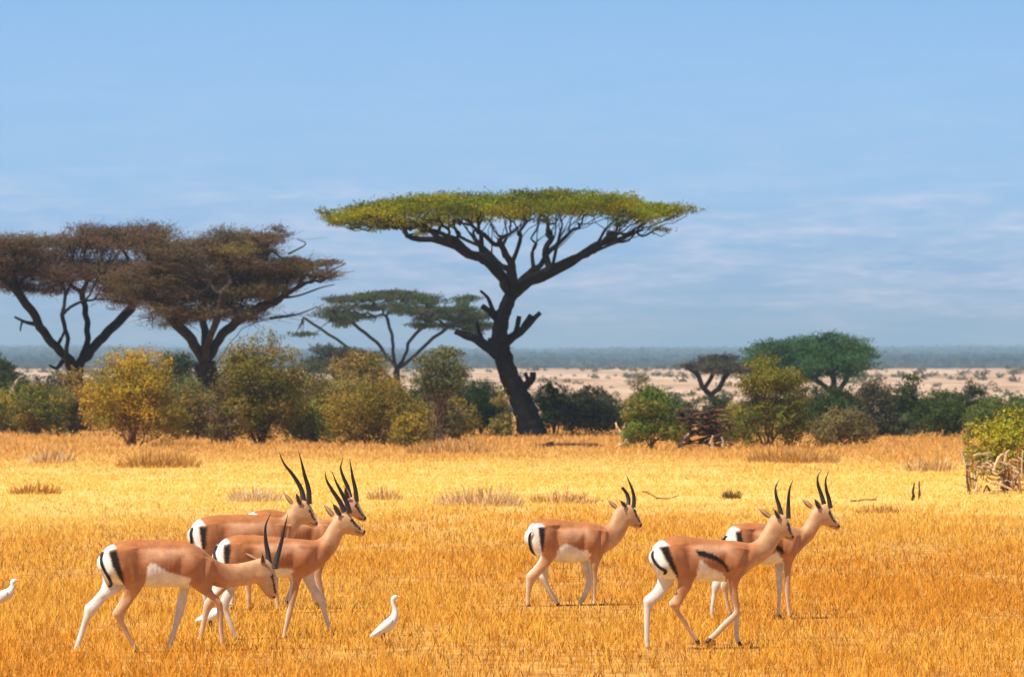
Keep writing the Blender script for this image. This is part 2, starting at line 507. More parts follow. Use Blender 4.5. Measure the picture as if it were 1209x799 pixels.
def gazelle(spec):
    f = Frame(spec['x0'], spec['g'], spec['yaw'])
    s = f.s
    mb = MB()
    V, q, t = loft(f, spec['body'], 0.0, nseg=36, capr=spec.get('capr', 0.5)); mb.add(V, q, t, pid=0)
    legs = []
    for kind, st in spec['legs']:
        sgn = 1 if 'near' in kind else -1
        hind = 'hind' in kind
        rows = []; lc = []
        n = len(st)
        zt = max(f.g - (a[1] + a[3]) / 2 for a in st)
        for i, r in enumerate(st):
            w_ = math.hypot(r[2] - r[0], r[3] - r[1]) / s
            zz = (f.g - (r[1] + r[3]) / 2) / s
            if zz > 0.42: hw = 0.26 * w_ if i else 0.17 * w_; hw = min(hw, 0.062)
            else: hw = min(0.45 * w_, 0.055)
            hw = max(hw, 0.014)
            k = np.clip(zz / 0.6, 0, 1)
            rows.append((*r[:4], hw)); lc.append(sgn * ((0.055 + 0.032 * k) if hind else (0.055 + 0.028 * k)))
        V, q, t = loft(f, rows, np.array(lc), nseg=16, capr=0.4); mb.add(V, q, t, pid=1 + len(legs))
        legs.append((kind, sgn, rows, lc))
    me, V, avg = voxel(mb, 0.0068)
    # which loft each surface point came from
    src = np.vstack(mb.V); pid = np.concatenate(mb.pid)
    kd = KDTree(len(src))
    for i_, v in enumerate(src): kd.insert(v, i_)
    kd.balance()
    part = np.array([pid[kd.find(v)[1]] for v in V])
    nv = len(V)
    Wp = np.stack([(part == k_).astype(float) for k_ in range(5)], 1)
    for _ in range(5): Wp = avg(Wp)
    nrm = np.empty(nv * 3, np.float32); me.vertices.foreach_get('normal', nrm); nrm = nrm.reshape(-1, 3)
    P = f.back(V)
    xr, xc = spec['xrump'], spec['xchest']; th, tb = spec['ytop'], spec['ybot']
    uu = (P[:, 0] - xr) / (xc - xr); vv = (P[:, 1] - th) / (tb - th)
    gs = lambda cu, cv, ru, rv: np.exp(-((uu - cu) / ru) ** 2 - ((vv - cv) / rv) ** 2)
    flat = np.abs(nrm[:, 1]) ** 0.8
    rel = (0.016 * gs(.15, .42, .11, .38) - 0.015 * gs(.335 + .05 * (vv - .5), .60, .055, .40) + 0.009 * gs(.52, .55, .12, .35) - 0.012 * gs(.74 - .10 * (vv - .5), .65, .045, .34)
           + 0.017 * gs(.87, .55, .075, .30) - 0.011 * gs(.985 - .12 * (vv - .5), .50, .040, .40) + 0.010 * gs(.80, .22, .06, .14) - 0.008 * gs(.5, .17, .3, .06) + 0.006 * gs(.06, .25, .05, .15)
           - 0.005 * gs(.22, .8, .04, .3))
    for kk_ in range(6): rel = rel - 0.0011 * gs(.47 + .045 * kk_, .62, .012, .22)
    rel = 1.35 * rel * flat * sstep(0.40, 0.54, V[:, 2])
    nz = np.array([mnoise.noise(Vector(v) * 13 + Vector((spec['x0'] * .37, 0, 5))) for v in V])
    rel = rel + 0.0030 * nz * sstep(0.40, 0.54, V[:, 2])
    V = V + nrm * rel[:, None]
    me.vertices.foreach_set('co', V.astype(np.float32).ravel()); me.update()
    nrm = np.empty(nv * 3, np.float32); me.vertices.foreach_get('normal', nrm); nrm = nrm.reshape(-1, 3)
    P = f.back(V)
    mot = np.array([mnoise.noise(Vector(v) * 9 + Vector((spec['x0'], 0, 0))) for v in V])
    fur = np.array([mnoise.noise(Vector((v[0] * 60, v[1] * 60, v[2] * 130))) for v in V])
    fur2 = np.array([mnoise.noise(Vector((v[0] * 55 + 9, v[1] * 55, v[2] * 60))) for v in V])
    P = P + np.stack([fur, fur2], 1) * 1.3
    # coat, plus light and shade bands painted along the flank
    xr, xc = spec['xrump'], spec['xchest']
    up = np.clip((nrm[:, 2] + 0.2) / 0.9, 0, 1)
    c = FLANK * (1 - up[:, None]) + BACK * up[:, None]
    th, tb = spec['ytop'], spec['ybot']
    mid = np.exp(-((P[:, 1] - (th + (tb - th) * 0.30)) / (0.13 * (tb - th))) ** 2) * sstep(xr + 0.30 * (xc - xr), xr + 0.45 * (xc - xr), P[:, 0]) * (1 - sstep(xr + 0.75 * (xc - xr), xr + 0.95 * (xc - xr), P[:, 0]))
    c = mixc(c, (0.68, 0.40, 0.25), 0.7 * mid)  # painted sunlit sheen: paler band along the upper flank
    low = np.exp(-((P[:, 1] - (th + (tb - th) * 0.62)) / (0.12 * (tb - th))) ** 2) * sstep(xr + 0.28 * (xc - xr), xr + 0.4 * (xc - xr), P[:, 0]) * (1 - sstep(xr + 0.8 * (xc - xr), xr + 0.98 * (xc - xr), P[:, 0]))
    c = mixc(c, (0.34, 0.12, 0.04), 0.72 * low)  # painted shading: darker band low on the flank, for contrast with the sunlit part
    c = mixc(c, (0.33, 0.125, 0.042), 0.6 * np.clip(mot * 1.8 + 0.2, 0, 1) * (1 - mid))
    nk = spec['neck']           # neck line: base point -> head point
    dN, tN = seg_dist(P, nk[0], nk[1])
    body0 = part == 0
    c = mixc(c, NECK, np.where(body0, sstep(0.05, 0.85, tN), 0) * 0.9)
    # throat and chest a little paler
    # head
    hd, ht = seg_dist(P, spec['head'][0], spec['head'][1])
    c = mixc(c, FACE, np.where(body0, sstep(0.0, 0.3, ht), 0))
    # belly
    k = poly_mask(P, spec['belly'], 1.4) * sstep(0.35, 0.65, Wp[:, 0])
    k = np.maximum(k, body0 * (nrm[:, 2] < -0.55) * (P[:, 0] > spec['belly'][0][0]) * (P[:, 0] < max(a[0] for a in spec['belly'])) * 1.0)
    c = mixc(c, WHITE, k)
    # legs
    for li, (kind, sgn, rows, lc) in enumerate(legs):
        m = part == li + 1
        out_ = -nrm[:, 1] * sgn       # outward-facing
        fwd = nrm[:, 0]
        zz = V[:, 2]
        shank = SHANK * np.ones((nv, 3))
        base = c.copy()
        kk = 1 - sstep(0.22, 0.46, zz)
        base = mixc(base, (0.53, 0.27, 0.12), 1 - sstep(0.45, 0.62, zz))
        base = base * (1 - kk[:, None]) + shank * kk[:, None]
        inner = sstep(0.05, 0.45, -(out_ + 0.75 * fwd - (0.12 if 'hind' in kind else 0.18)))
        if 'hind' in kind: inner = sstep(0.1, 0.5, -(out_ * 1.0 + 0.55 * fwd))
        lcw = sstep(0.62, 0.45, zz) if False else (1 - sstep(0.50, 0.66, zz))
        base = mixc(base, WHITE * np.array((.93, .9, .88)), inner * np.where(zz < 0.66, 1.0, lcw))
        c = mixc2(c, base, sstep(0.3, 0.7, Wp[:, li + 1]))
    # white rump, inner thighs, black side stripe
    c = mixc(c, WHITE, poly_mask(P, spec['rump'], 1.0))
    farside = (V[:, 1] > 0.0)
    for pl, sf in spec['black']:
        c = mixc(c, BLACK, poly_mask(P, pl, sf))
    # between the hind legs and under the tail
    # face marks
    e = np.array(spec['eye'], float); no = np.array(spec['nose'], float)
    hm = body0 & (ht > 0.1)
    d1 = line_dist(P, spec['cheek'])
    c = mixc(c, (0.03, 0.02, 0.015), np.clip((1.5 - d1) / 0.9, 0, 1) * hm)
    d0 = np.linalg.norm((P - e) * np.array((1.0, 0.75)), axis=1)
    c = mixc(c, BLACK, np.clip((2.3 - d0) / 0.9, 0, 1) * hm)
    if 'brow' in spec:
        d2 = line_dist(P, spec['brow'])
        c = mixc(c, CREAM, np.clip((1.3 - d2) / 0.9, 0, 1) * hm)
    c = mixc(c, (0.015, 0.012, 0.012), np.clip((2.0 - np.linalg.norm(P - no, axis=1)) / 0.8, 0, 1) * hm)
    dm = line_dist(P, spec['mouth'])
    c = mixc(c, (0.05, 0.03, 0.02), np.clip((0.9 - dm) / 0.7, 0, 1) * hm)
    c = c * (1 + 0.16 * np.clip(mot, -1, 1) + 0.10 * nz + 0.13 * fur)[:, None]
    wl = (c.min(1) > 0.5) * np.clip(0.25 + nz * 0.9 + (0.45 - V[:, 2]) * 1.2, 0, 0.8)
    c = mixc(c, (0.52, 0.44, 0.36), wl * 0.6)
    set_cols(me, np.clip(c, 0.004, 0.85))
    root = empty('gazelle', (wx(spec['x0'], f.Y), f.Y, float(ground_z(wx(spec['x0'], f.Y), f.Y)) + 0.0), f.yaw)
    tag(root, spec['label'], 'gazelle', 'gazelles grazing and walking on the dry grass')
    body = link('body', me, M['coat'], root)
    bvh = BVHTree.FromPolygons([Vector(v) for v in V], [tuple(p.vertices) for p in me.polygons])
    vd = Vector((f.sn, f.c, 0.0))       # viewing direction seen from the animal

    def surf(px, py, off=0.0):
        a = f.p(px, py, 0.0)
        org = Vector(a) - vd * 3
        h = bvh.ray_cast(org, vd)
        if h[0] is None: return a
        return np.array(h[0] + h[1] * off)
    # eyes
    for sg in (1, -1):
        pt = surf(e[0], e[1], 0.0)
        if sg < 0: pt = np.array((pt[0], -pt[1], pt[2]))
        eb = MB()
        a = np.linspace(0, np.pi, 9)
        V2, q, t = tube(np.stack([pt[0] + 0 * a, pt[1] + np.cos(a) * 0.009, pt[2] + 0 * a], 1), np.maximum(np.sin(a), 0.02) * 0.011, 12)
        eb.add(V2, q, t, (0.012, 0.008, 0.006)); eb.build('eye', M['eye'], root)
    # horns
    for key, latb, latt in (('horn_near', 0.030, spec.get('hl', 0.075)), ('horn_far', -0.030, -spec.get('hl', 0.075))):
        hp = spec[key]; n = len(hp)
        pts = [f.p(p_[0], p_[1], latb + (latt - latb) * (i_ / (n - 1))) for i_, p_ in enumerate(hp)]
        pts = catmull(pts, 26)
        u = np.linspace(0, 1, len(pts))
        r0 = spec.get('horn_r', 0.023)
        blunt = spec.get('blunt') == key
        rr = r0 * (1 - (0.35 if blunt else 0.93) * u ** (1.25))
        arc = np.concatenate([[0], np.cumsum(np.linalg.norm(np.diff(pts, axis=0), axis=1))])
        ring = np.abs(np.sin(arc * math.pi / 0.021)) ** 0.7
        rr = rr * (1 + (0.13 * ring - 0.06) * (1 - sstep(0.6, 0.8, u)))
        colr = np.array((0.022, 0.017, 0.015))[None] * (0.6 + 1.3 * (1 - sstep(0.0, 0.5, u)) * 0.9 * (0.5 + ring * 0.9))[:, None]
        hb = MB()
        V2, q, t = tube(pts, np.maximum(rr, 0.0015), 12)
        cc = np.vstack([np.repeat(colr, 12, 0), colr[:1], colr[-1:]])
        hb.add(V2, q, t, cc); hb.build('horn', M['horn'], root)
    # ears
    for key, lat in (('ear_near', 0.045), ('ear_far', -0.045)):
        if key not in spec: continue
        (bx, by), (tx, ty), wd = spec[key]
        A = f.p(bx, by, lat); B = f.p(tx, ty, lat * 1.9)
        ax = B - A; L = np.linalg.norm(ax); ax /= L
        lt = np.array((0, -1.0, 0)) * (1 if lat > 0 else -1)
        sd_ = np.cross(ax, lt); sd_ /= np.linalg.norm(sd_); nn = np.cross(sd_, ax)
        nl, nw = 18, 9
        hw = wd / s / 2
        VV = []; CCl = []
        for side in (0, 1):
            for a_ in range(nl):
                u = a_ / (nl - 1)
                wdt = hw * (math.sin(min(1, u * 1.05 + 0.12) ** 0.8 * math.pi)) ** 0.75 + 0.001 if u < 0.98 else 0.0008
                for b_i in range(nw):
                    v = -1 + 2 * b_i / (nw - 1)
                    cup = (v * v - 1) * hw * 0.55 * math.sin(min(1, u + 0.15) * math.pi)
                    edge = math.sqrt(max(0, 1 - v * v))
                    pnt = A + ax * (u * L) + sd_ * (v * wdt) + nn * (cup + (0.0035 * edge if side else -0.0035 * edge))
                    VV.append(pnt)
                    if side == 1: cl = CREAM * 0.75 if abs(v) > 0.6 else np.array((0.07, 0.055, 0.05))
                    else: cl = NECK * 0.75 if abs(v) < 0.7 else np.array((0.12, 0.08, 0.05))
                    if u > 0.86: cl = np.array((0.06, 0.04, 0.03))
                    CCl.append(cl)
        Q = []
        for side in (0, 1):
            o_ = side * nl * nw
            for a_ in range(nl - 1):
                for b_i in range(nw - 1):
                    r = [o_ + a_ * nw + b_i, o_ + a_ * nw + b_i + 1, o_ + (a_ + 1) * nw + b_i + 1, o_ + (a_ + 1) * nw + b_i]
                    Q.append(r if side else r[::-1])
        eb = MB(); eb.add(np.array(VV), np.array(Q), None, np.array(CCl)); eb.build('ear', M['coat'], root)
    # tail lying on the rump
    tp = [surf(a, b, 0.012) for a, b in spec['tail']]
    if 'tail_free' in spec: tp += [f.p(a, b, l) for a, b, l in spec['tail_free']]
    tp = catmull(tp, 8); u = np.linspace(0, 1, len(tp))
    rr = 0.0085 + 0.004 * np.sin(u * math.pi) + 0.004 * sstep(0.55, 0.85, u) ; rr[-4:] *= np.linspace(0.9, 0.25, 4); rr[:3] *= np.linspace(0.5, 1, 3)
    kk = (sstep(0.0, 0.12, u))[:, None]
    cc = WHITE * (1 - kk) + BLACK * kk
    tbm = MB(); V2, q, t = tube(tp, rr, 8); tbm.add(V2, q, t, np.vstack([np.repeat(cc, 8, 0), cc[:1], cc[-1:]])); tbm.build('tail', M['coat'], root)
    # hooves
    for kind, sgn, rows, lc in legs:
        r = rows[-1]; r1 = rows[-2]
        a = f.p((r[0] + r[2]) / 2, (r[1] + r[3]) / 2, lc[-1]); a1 = f.p((r1[0] + r1[2]) / 2, (r1[1] + r1[3]) / 2, lc[-1])
        d = a - a1; d /= np.linalg.norm(d)
        hb = MB()
        if kind.endswith('lift'): dirh = d + np.array((-0.3, 0, -0.2))
        else: dirh = np.array((0.55, 0, -0.75))
        dirh = dirh / np.linalg.norm(dirh)
        for oo in (-0.010, 0.010):
            p0 = a - d * 0.01 + np.array((0, oo * 0.6, 0)); 
            pts = np.array([p0, p0 + dirh * 0.022 + np.array((0, oo * .3, 0)), p0 + dirh * 0.045 + np.array((0, oo * .4, 0)), p0 + dirh * 0.068 + np.array((0, oo * 0.2, 0))])
            hb.tube(pts, [0.013, 0.0155, 0.014, 0.003], 8, (0.03, 0.022, 0.018))
        hb.build('hoof', M['horn'], root)
    return root


G = []
G.append(dict(x0=185, g=769, yaw=20, xrump=128, xchest=245, ytop=636, ybot=693, label='front left gazelle lowering its head to the grass, its horns pointing straight up',
    body=[(122, 654, 122, 674, .075), (128, 645.5, 128, 684, .115), (138, 640, 140, 688, .13), (150, 636.5, 153, 690, .135), (162, 635.5, 165, 691, .14), (178, 636.5, 178, 693, .15),
          (195, 636, 195, 692.5, .155), (210, 637.5, 210, 692.5, .15), (224, 641, 222, 694, .14), (236, 647, 233, 693, .125), (247, 656, 246, 690.5, .10),
          (258, 663, 260, 694, .075), (272, 666, 274, 693.5, .062), (288, 664, 288, 691.5, .055), (299, 661, 298, 689, .054), (306, 659.5, 302, 690.5, .058), (314, 662, 305, 694, .058),
          (321, 671, 307.5, 698, .052), (324.5, 682, 311, 702, .042), (326, 693, 314.5, 706, .032), (325.5, 703, 318, 708.5, .024)],
    legs=[('hind_near', [(128, 650, 168, 645, 0), (134, 668, 177, 668, 0), (143, 681, 173, 685, 0), (147.5, 692, 168, 695, 0), (146, 702, 161, 704, 0), (141, 712, 155, 713, 0), (135.5, 722, 149, 724, 0), (140, 730, 148, 732, 0), (144.5, 739, 151, 738, 0), (150, 749, 155.5, 748, 0), (156, 759, 161, 757, 0), (159.5, 766, 164, 764, 0)]),
          ('hind_far', [(121, 655, 150, 655, 0), (121.5, 672, 149, 676, 0), (122, 686, 148, 689, 0), (117, 698, 141, 698, 0), (109.5, 706, 127, 706, 0), (102, 714, 114.5, 721, 0), (100.5, 724, 108, 729, 0), (97.5, 736, 103.5, 738, 0), (94, 748, 100, 749, 0), (90.5, 759, 96.5, 760, 0), (88.5, 767, 93.5, 767, 0)]),
          ('fore_near', [(222, 652, 252, 662, 0), (219, 672, 250, 674, 0), (222, 688, 249, 688, 0), (233, 697, 251, 698, 0), (243.5, 704, 257.5, 705.5, 0), (252, 711, 261.5, 712, 0), (255.5, 720, 262.5, 721, 0), (256.5, 732, 262.5, 732, 0), (258, 746, 263, 746, 0), (259.5, 757, 264.5, 757, 0), (260.5, 766, 265, 766, 0)]),
          ('fore_far', [(214, 665, 240, 670, 0), (212, 682, 226, 683, 0), (210.5, 697, 222, 697, 0), (208, 710, 219, 710, 0), (205.5, 725, 215, 725, 0), (203.5, 738, 210, 738, 0), (200, 750, 206, 750, 0), (196.5, 762, 202, 762, 0), (195, 768, 199.5, 768, 0)])],
    belly=[(171, 700), (173, 685), (176, 668), (179, 663.5), (185, 663.5), (193, 670), (203, 675), (216, 678.5), (224, 681), (230, 688), (231, 698)],
    rump=[(110, 638), (131, 638), (140, 645), (134, 647), (131, 650), (136, 664), (146, 684), (149, 691), (147.5, 699), (142, 704), (110, 704)],
    black=[([(131.5, 648.5), (140.5, 647.5), (143.5, 658), (146.5, 670), (149, 682), (149, 689), (142.5, 680), (136, 667)], 1.6)],
    neck=((245, 665), (300, 675)), head=((300, 672), (318, 700)), eye=(319.5, 681), nose=(322, 706), cheek=[(319.5, 681), (321.5, 690), (323, 700)], brow=[(322.5, 672), (324.5, 684), (326, 700)], mouth=[(322, 706), (317, 704)],
    horn_near=[(322.5, 672), (326, 657), (330.5, 640), (334, 624), (338, 607)], horn_far=[(316, 669), (314, 653), (311.5, 638), (311.5, 621), (317.5, 606)], hl=0.05, horn_r=0.025,
    ear_near=((310, 669), (308, 651), 6.5), ear_far=((303, 662), (284, 652), 5),
    tail=[(125, 649), (122.5, 655), (123, 663), (127, 671), (131.5, 679), (133, 686), (129, 692)]))

G.append(dict(x0=280, g=723, yaw=20, xrump=232, xchest=338, ytop=606, ybot=658, label='gazelle with the tallest horns, standing behind the other raised heads of the left group',
    body=[(227, 622, 227, 640, .07), (232, 614, 232, 650, .11), (241, 609, 242, 655, .125), (255, 606.3, 256, 656, .135), (275, 606, 275, 658, .14), (298, 606, 296, 658, .14), (318, 608.5, 316, 656, .13), (331, 610, 335, 648, .10),
          (338.5, 604, 346, 633, .07), (344, 596, 352, 621.5, .055), (350, 591, 355.5, 618.5, .054), (357, 590, 359, 618.5, .055), (363, 593, 363.5, 620, .05), (367.5, 600, 366.5, 621, .04), (371, 609, 369.5, 621.8, .03), (373.5, 615, 372, 621, .022)],
    legs=[('hind_near', [(232, 618, 262, 616, 0), (233, 636, 266, 640, 0), (236, 656, 260, 658, 0), (240, 672, 254, 674, 0), (246, 688, 255.5, 691, 0), (253.5, 700, 259, 701, 0), (258, 714, 262, 714, 0), (261, 720, 264.5, 720, 0)]),
          ('hind_far', [(228, 630, 255, 635, 0), (230, 656, 252, 660, 0), (233, 674, 246, 677, 0), (236, 687, 244.5, 690, 0), (239.5, 702, 244.5, 702, 0), (242, 714, 246, 714, 0), (242, 720, 246, 720, 0)]),
          ('fore_near', [(318, 618, 344, 620, 0), (317, 638, 340, 642, 0), (318, 658, 334, 662, 0), (320, 678, 329, 680, 0), (322, 692, 328, 693, 0), (324.5, 706, 329, 706, 0), (326, 718, 330.5, 718, 0)]),
          ('fore_far', [(325, 638, 345, 640, 0), (333, 660, 346, 662, 0), (340, 678, 348, 680, 0), (341, 691, 346.5, 692, 0), (338, 701, 342.5, 703, 0), (335, 709, 339.5, 711, 0)])],
    belly=[(262, 670), (265, 652), (270, 645), (290, 650), (318, 652), (322, 670)],
    rump=[(215, 608), (234, 608), (245, 618), (237, 620), (238, 630), (241, 645), (241, 660), (215, 660)],
    black=[([(237, 620), (246, 619), (246, 632), (245, 646), (240.5, 646), (238.5, 632)], 1.6)],
    neck=((325, 625), (352, 600)), head=((352, 600), (372, 617)), eye=(365.2, 602), nose=(373, 617), cheek=[(365.5, 602), (368, 609), (371, 613.5)], brow=[(367, 601), (370.5, 608.5), (373, 614)], mouth=[(373, 619), (365, 617)],
    horn_near=[(364, 594), (363.5, 577), (359, 560), (355.5, 545), (352, 531)], horn_far=[(357.5, 591.5), (354.5, 577), (345.5, 561), (334, 546), (328.5, 533)], hl=0.09, horn_r=0.027,
    ear_near=((354.5, 595), (348, 579), 6.5), ear_far=((344, 594), (332, 578), 5),
    tail=[(230, 620), (227.5, 627), (228, 634), (229, 641)]))

G.append(dict(x0=315, g=754, yaw=20, xrump=262, xchest=375, ytop=632, ybot=682, label='gazelle walking in the middle of the left group, its head the lowest of three raised',
    body=[(257, 648, 257, 668, .075), (263, 639, 263, 674, .115), (273, 633, 273, 678, .13), (285, 631, 285, 680, .14), (302, 631.5, 300, 681, .145), (322, 633, 320, 681.5, .145), (342, 635.5, 340, 682, .14), (358, 637, 356, 682, .13), (371, 638, 370, 675, .105),
          (379.5, 634, 384, 663.5, .08), (386, 624.5, 396, 650, .06), (392, 614.5, 402.5, 635, .054), (397, 608, 406, 631.5, .054), (404, 606.5, 409, 631.5, .056), (411, 609, 414, 632.2, .052), (417.5, 616, 419, 633, .042), (424, 622.5, 423.5, 634, .031), (429.5, 626, 427.5, 634, .024)],
    legs=[('hind_near', [(260, 645, 292, 640, 0), (258, 664, 295, 664, 0), (256, 680, 284, 680, 0), (253, 691, 272, 692, 0), (248, 702, 261, 702, 0), (243, 711, 255, 712, 0), (241.5, 720, 249, 722, 0), (240, 732, 245.5, 733, 0), (237.5, 744, 243, 745, 0), (236, 752, 241, 752, 0)]),
          ('hind_far', [(262, 655, 292, 655, 0), (264, 678, 290, 680, 0), (266, 693, 280, 694, 0), (262.5, 703, 274, 705, 0), (260.5, 711, 270.5, 714, 0), (265, 723, 271, 722.5, 0), (269.5, 735, 275, 734.5, 0), (274, 746, 278.5, 745.5, 0), (277.5, 754, 281.5, 753, 0)]),
          ('fore_near', [(343, 643, 370, 646, 0), (342, 660, 368, 664, 0), (343, 674, 359, 678, 0), (345, 686, 354.5, 688, 0), (342.5, 700, 351, 701, 0), (340, 713, 347.5, 714, 0), (338.5, 722, 345.5, 723, 0), (336.5, 735, 341.5, 736, 0), (334, 747, 338.5, 747, 0), (332.5, 752, 337.5, 752, 0)]),
          ('fore_far', [(350, 660, 372, 662, 0), (354, 678, 370, 678, 0), (360, 691, 371.5, 690, 0), (367, 702, 377, 700, 0), (373.5, 712, 382, 710, 0), (378.5, 722, 384.5, 721, 0), (382, 733, 387, 732, 0), (385.5, 743, 390, 742, 0), (388.5, 750, 393, 749, 0)])],
    belly=[(292, 700), (294, 680), (298, 672), (312, 672), (330, 670), (343, 671), (350, 676), (352, 692)],
    rump=[(245, 632), (266, 632), (273, 640), (266, 642), (266, 655), (268, 668), (268, 682), (266, 692), (248, 705), (245, 690)],
    black=[([(266, 642), (274, 641), (274, 655), (272, 668), (267.5, 668), (266.3, 655)], 1.6)],
    neck=((372, 655), (400, 622)), head=((400, 620), (427, 629)), eye=(414.8, 614.5), nose=(429.5, 628.5), cheek=[(414.5, 614), (419, 620.5), (424.5, 625.5)], brow=[(417, 612.5), (421.5, 619), (426.5, 624)], mouth=[(429, 631), (419, 628.5)],
    horn_near=[(412, 606.5), (408.5, 594), (402, 581), (396, 569), (391.5, 557)], horn_far=[(406, 605), (399.5, 592), (391, 579), (384.5, 567), (382.5, 556)], hl=0.06, horn_r=0.024,
    ear_near=((401.5, 609), (391, 592.5), 7.5), ear_far=((392.5, 610), (379.5, 594), 6),
    tail=[(259, 643), (256, 649), (256, 656), (258.5, 662)]))

G.append(dict(x0=340, g=718, yaw=18, xrump=295, xchest=395, ytop=602, ybot=652, label='half hidden gazelle furthest back in the left group, only back and head showing',
    body=[(290, 612, 290, 630, .07), (295, 605, 295, 642, .11), (303, 601.8, 304, 648, .125), (315, 600, 316, 651, .135), (330, 601.5, 331, 652, .14), (348, 606, 347, 652, .14), (365, 611, 364, 651, .13), (379, 612, 380, 647, .11),
          (389, 611, 397, 636, .08), (396, 604, 406, 624, .06), (402, 595, 411.5, 612, .052), (408, 588, 415, 609, .054), (415, 586, 418.5, 610.5, .055), (420.5, 590, 421.5, 612.5, .048), (425, 598, 424.5, 614, .037), (429, 605, 427.5, 615, .028), (431.5, 609.5, 430, 614.5, .02)],
    legs=[('hind_near', [(294, 612, 322, 610, 0), (293, 632, 320, 636, 0), (291, 652, 310, 656, 0), (288, 668, 300, 671, 0), (289, 681, 298.5, 684, 0), (291.5, 694, 297.5, 695, 0), (292.5, 706, 297, 706, 0), (293, 715, 297, 715, 0)]),
          ('hind_far', [(288, 622, 312, 630, 0), (284, 650, 302, 654, 0), (278, 668, 289, 671, 0), (273, 680, 282, 684, 0), (273, 695, 278, 696, 0), (272, 708, 276.5, 708, 0), (271, 715, 275.5, 715, 0)]),
          ('fore_near', [(374, 618, 398, 622, 0), (370, 640, 393, 645, 0), (369, 660, 384, 664, 0), (370, 676, 379.5, 676, 0), (374, 690, 380.5, 689, 0), (378.5, 703, 383, 702, 0), (382, 714, 386, 713, 0)]),
          ('fore_far', [(374, 640, 392, 645, 0), (368, 664, 382, 667, 0), (364, 682, 371, 682, 0), (366, 698, 371, 698, 0), (370, 712, 374, 712, 0)])],
    belly=[(322, 665), (325, 648), (330, 642), (350, 645), (372, 646), (374, 665)],
    rump=[(280, 598), (296, 600), (305, 606), (300, 610), (302, 630), (302, 650), (280, 650)],
    black=[([(301, 608), (308, 608), (307, 622), (305, 636), (302.5, 632)], 1.4)],
    neck=((388, 625), (408, 597)), head=((408, 597), (429, 611)), eye=(420.3, 596), nose=(430.5, 611), cheek=[(420.5, 596), (424, 603), (428, 608)], brow=[(422.3, 594.5), (426.5, 602), (430, 607)], mouth=[(430, 613), (422, 610.5)],
    horn_near=[(420.5, 591), (419, 577), (416, 563), (414, 551), (412.3, 539.5)], horn_far=[(413, 588), (409.5, 574), (404, 561), (401.5, 550), (404.5, 539)], hl=0.06, horn_r=0.024,
    ear_near=((411, 588), (406, 572), 7),
    tail=[(291, 606), (288, 612), (288, 620)]))

G.append(dict(x0=680, g=713, yaw=20, xrump=632, xchest=710, ytop=612, ybot=661, label='lone gazelle in the centre with one horn broken off short',
    body=[(624, 623, 624, 642, .075), (629, 615, 629, 650, .115), (638, 611.8, 638, 656, .13), (650, 610, 651, 660, .14), (664, 612, 664, 662.5, .15), (680, 614.3, 679, 662, .15), (695, 615, 692, 660.5, .14), (706, 616.5, 705, 656, .12), (714, 619, 717, 649.5, .10),
          (720, 615, 730, 640.5, .075), (724, 606, 738, 629, .058), (728.5, 599, 742.5, 620, .052), (733.5, 595, 744.5, 619.5, .054), (741, 594, 746, 620, .055), (747.5, 597, 748.5, 621.2, .048), (752.3, 605, 751.5, 622.5, .037), (755.8, 611.5, 754, 623, .028), (758, 616, 756.5, 622, .021)],
    legs=[('hind_near', [(626, 620, 662, 617, 0), (632, 636, 664, 638, 0), (637, 648, 658, 651, 0), (637.5, 656, 652, 660, 0), (631, 666, 643.5, 669.5, 0), (622.5, 675, 635, 679, 0), (621.5, 684, 629.5, 686.5, 0), (621.3, 696, 626.5, 697, 0), (621, 706, 626, 706, 0), (621, 711, 625.5, 711, 0)]),
          ('hind_far', [(632, 640, 656, 640, 0), (636, 655, 654, 657, 0), (637.5, 668, 647.5, 668, 0), (636.3, 678, 646.8, 680, 0), (640.5, 687, 648, 688, 0), (646.5, 697, 652, 695.5, 0), (652.5, 706, 657, 704.5, 0), (656.5, 712, 660.5, 711, 0)]),
          ('fore_near', [(692, 622, 718, 626, 0), (691, 638, 716, 641, 0), (694, 651, 711, 656, 0), (695.5, 663, 706.5, 665, 0), (697, 675, 705, 676, 0), (698, 685, 704.7, 686, 0), (699, 696, 703.8, 697, 0), (700, 706, 704, 706, 0), (700, 711, 704, 711, 0)]),
          ('fore_far', [(682, 640, 702, 644, 0), (683, 657, 697, 660, 0), (687, 668, 697.5, 671, 0), (691, 679, 699, 680, 0), (692, 687, 699, 688, 0), (689, 697, 694.5, 698.5, 0), (685.5, 705, 690.5, 707, 0), (682.5, 710, 687, 712, 0)])],
    belly=[(652, 670), (655, 655), (659, 645), (668, 639.5), (676, 642.5), (685, 647), (694, 647.5), (698, 655), (697, 670)],
    rump=[(610, 612), (632, 616), (640, 616), (644, 619), (636, 620), (637, 633), (639, 648), (639, 657), (633, 664), (624, 674), (614, 672)],
    black=[([(635.5, 619.5), (643.5, 619.5), (643, 635), (641.5, 648), (639.3, 648), (637, 635)], 1.4)],
    neck=((708, 635), (735, 605)), head=((735, 605), (756, 618)), eye=(750.3, 601.5), nose=(757.5, 618.5), cheek=[(750.5, 601.5), (752, 608), (755.5, 614)], brow=[(750, 598), (753.5, 605), (757.2, 613)], mouth=[(757, 620.5), (749, 618)],
    horn_near=[(748.3, 597.5), (749, 587), (747, 577), (743, 567), (740, 559.5)], horn_far=[(742.3, 595), (742.5, 588), (740.5, 581.5), (735, 574)], hl=0.06, horn_r=0.022, blunt='horn_far',
    ear_near=((740, 597), (731, 588), 5.5), ear_far=((728.5, 598.5), (716.5, 587), 5),
    tail=[(628.5, 624), (625.5, 630), (625.3, 637), (628, 645), (633, 654)]))

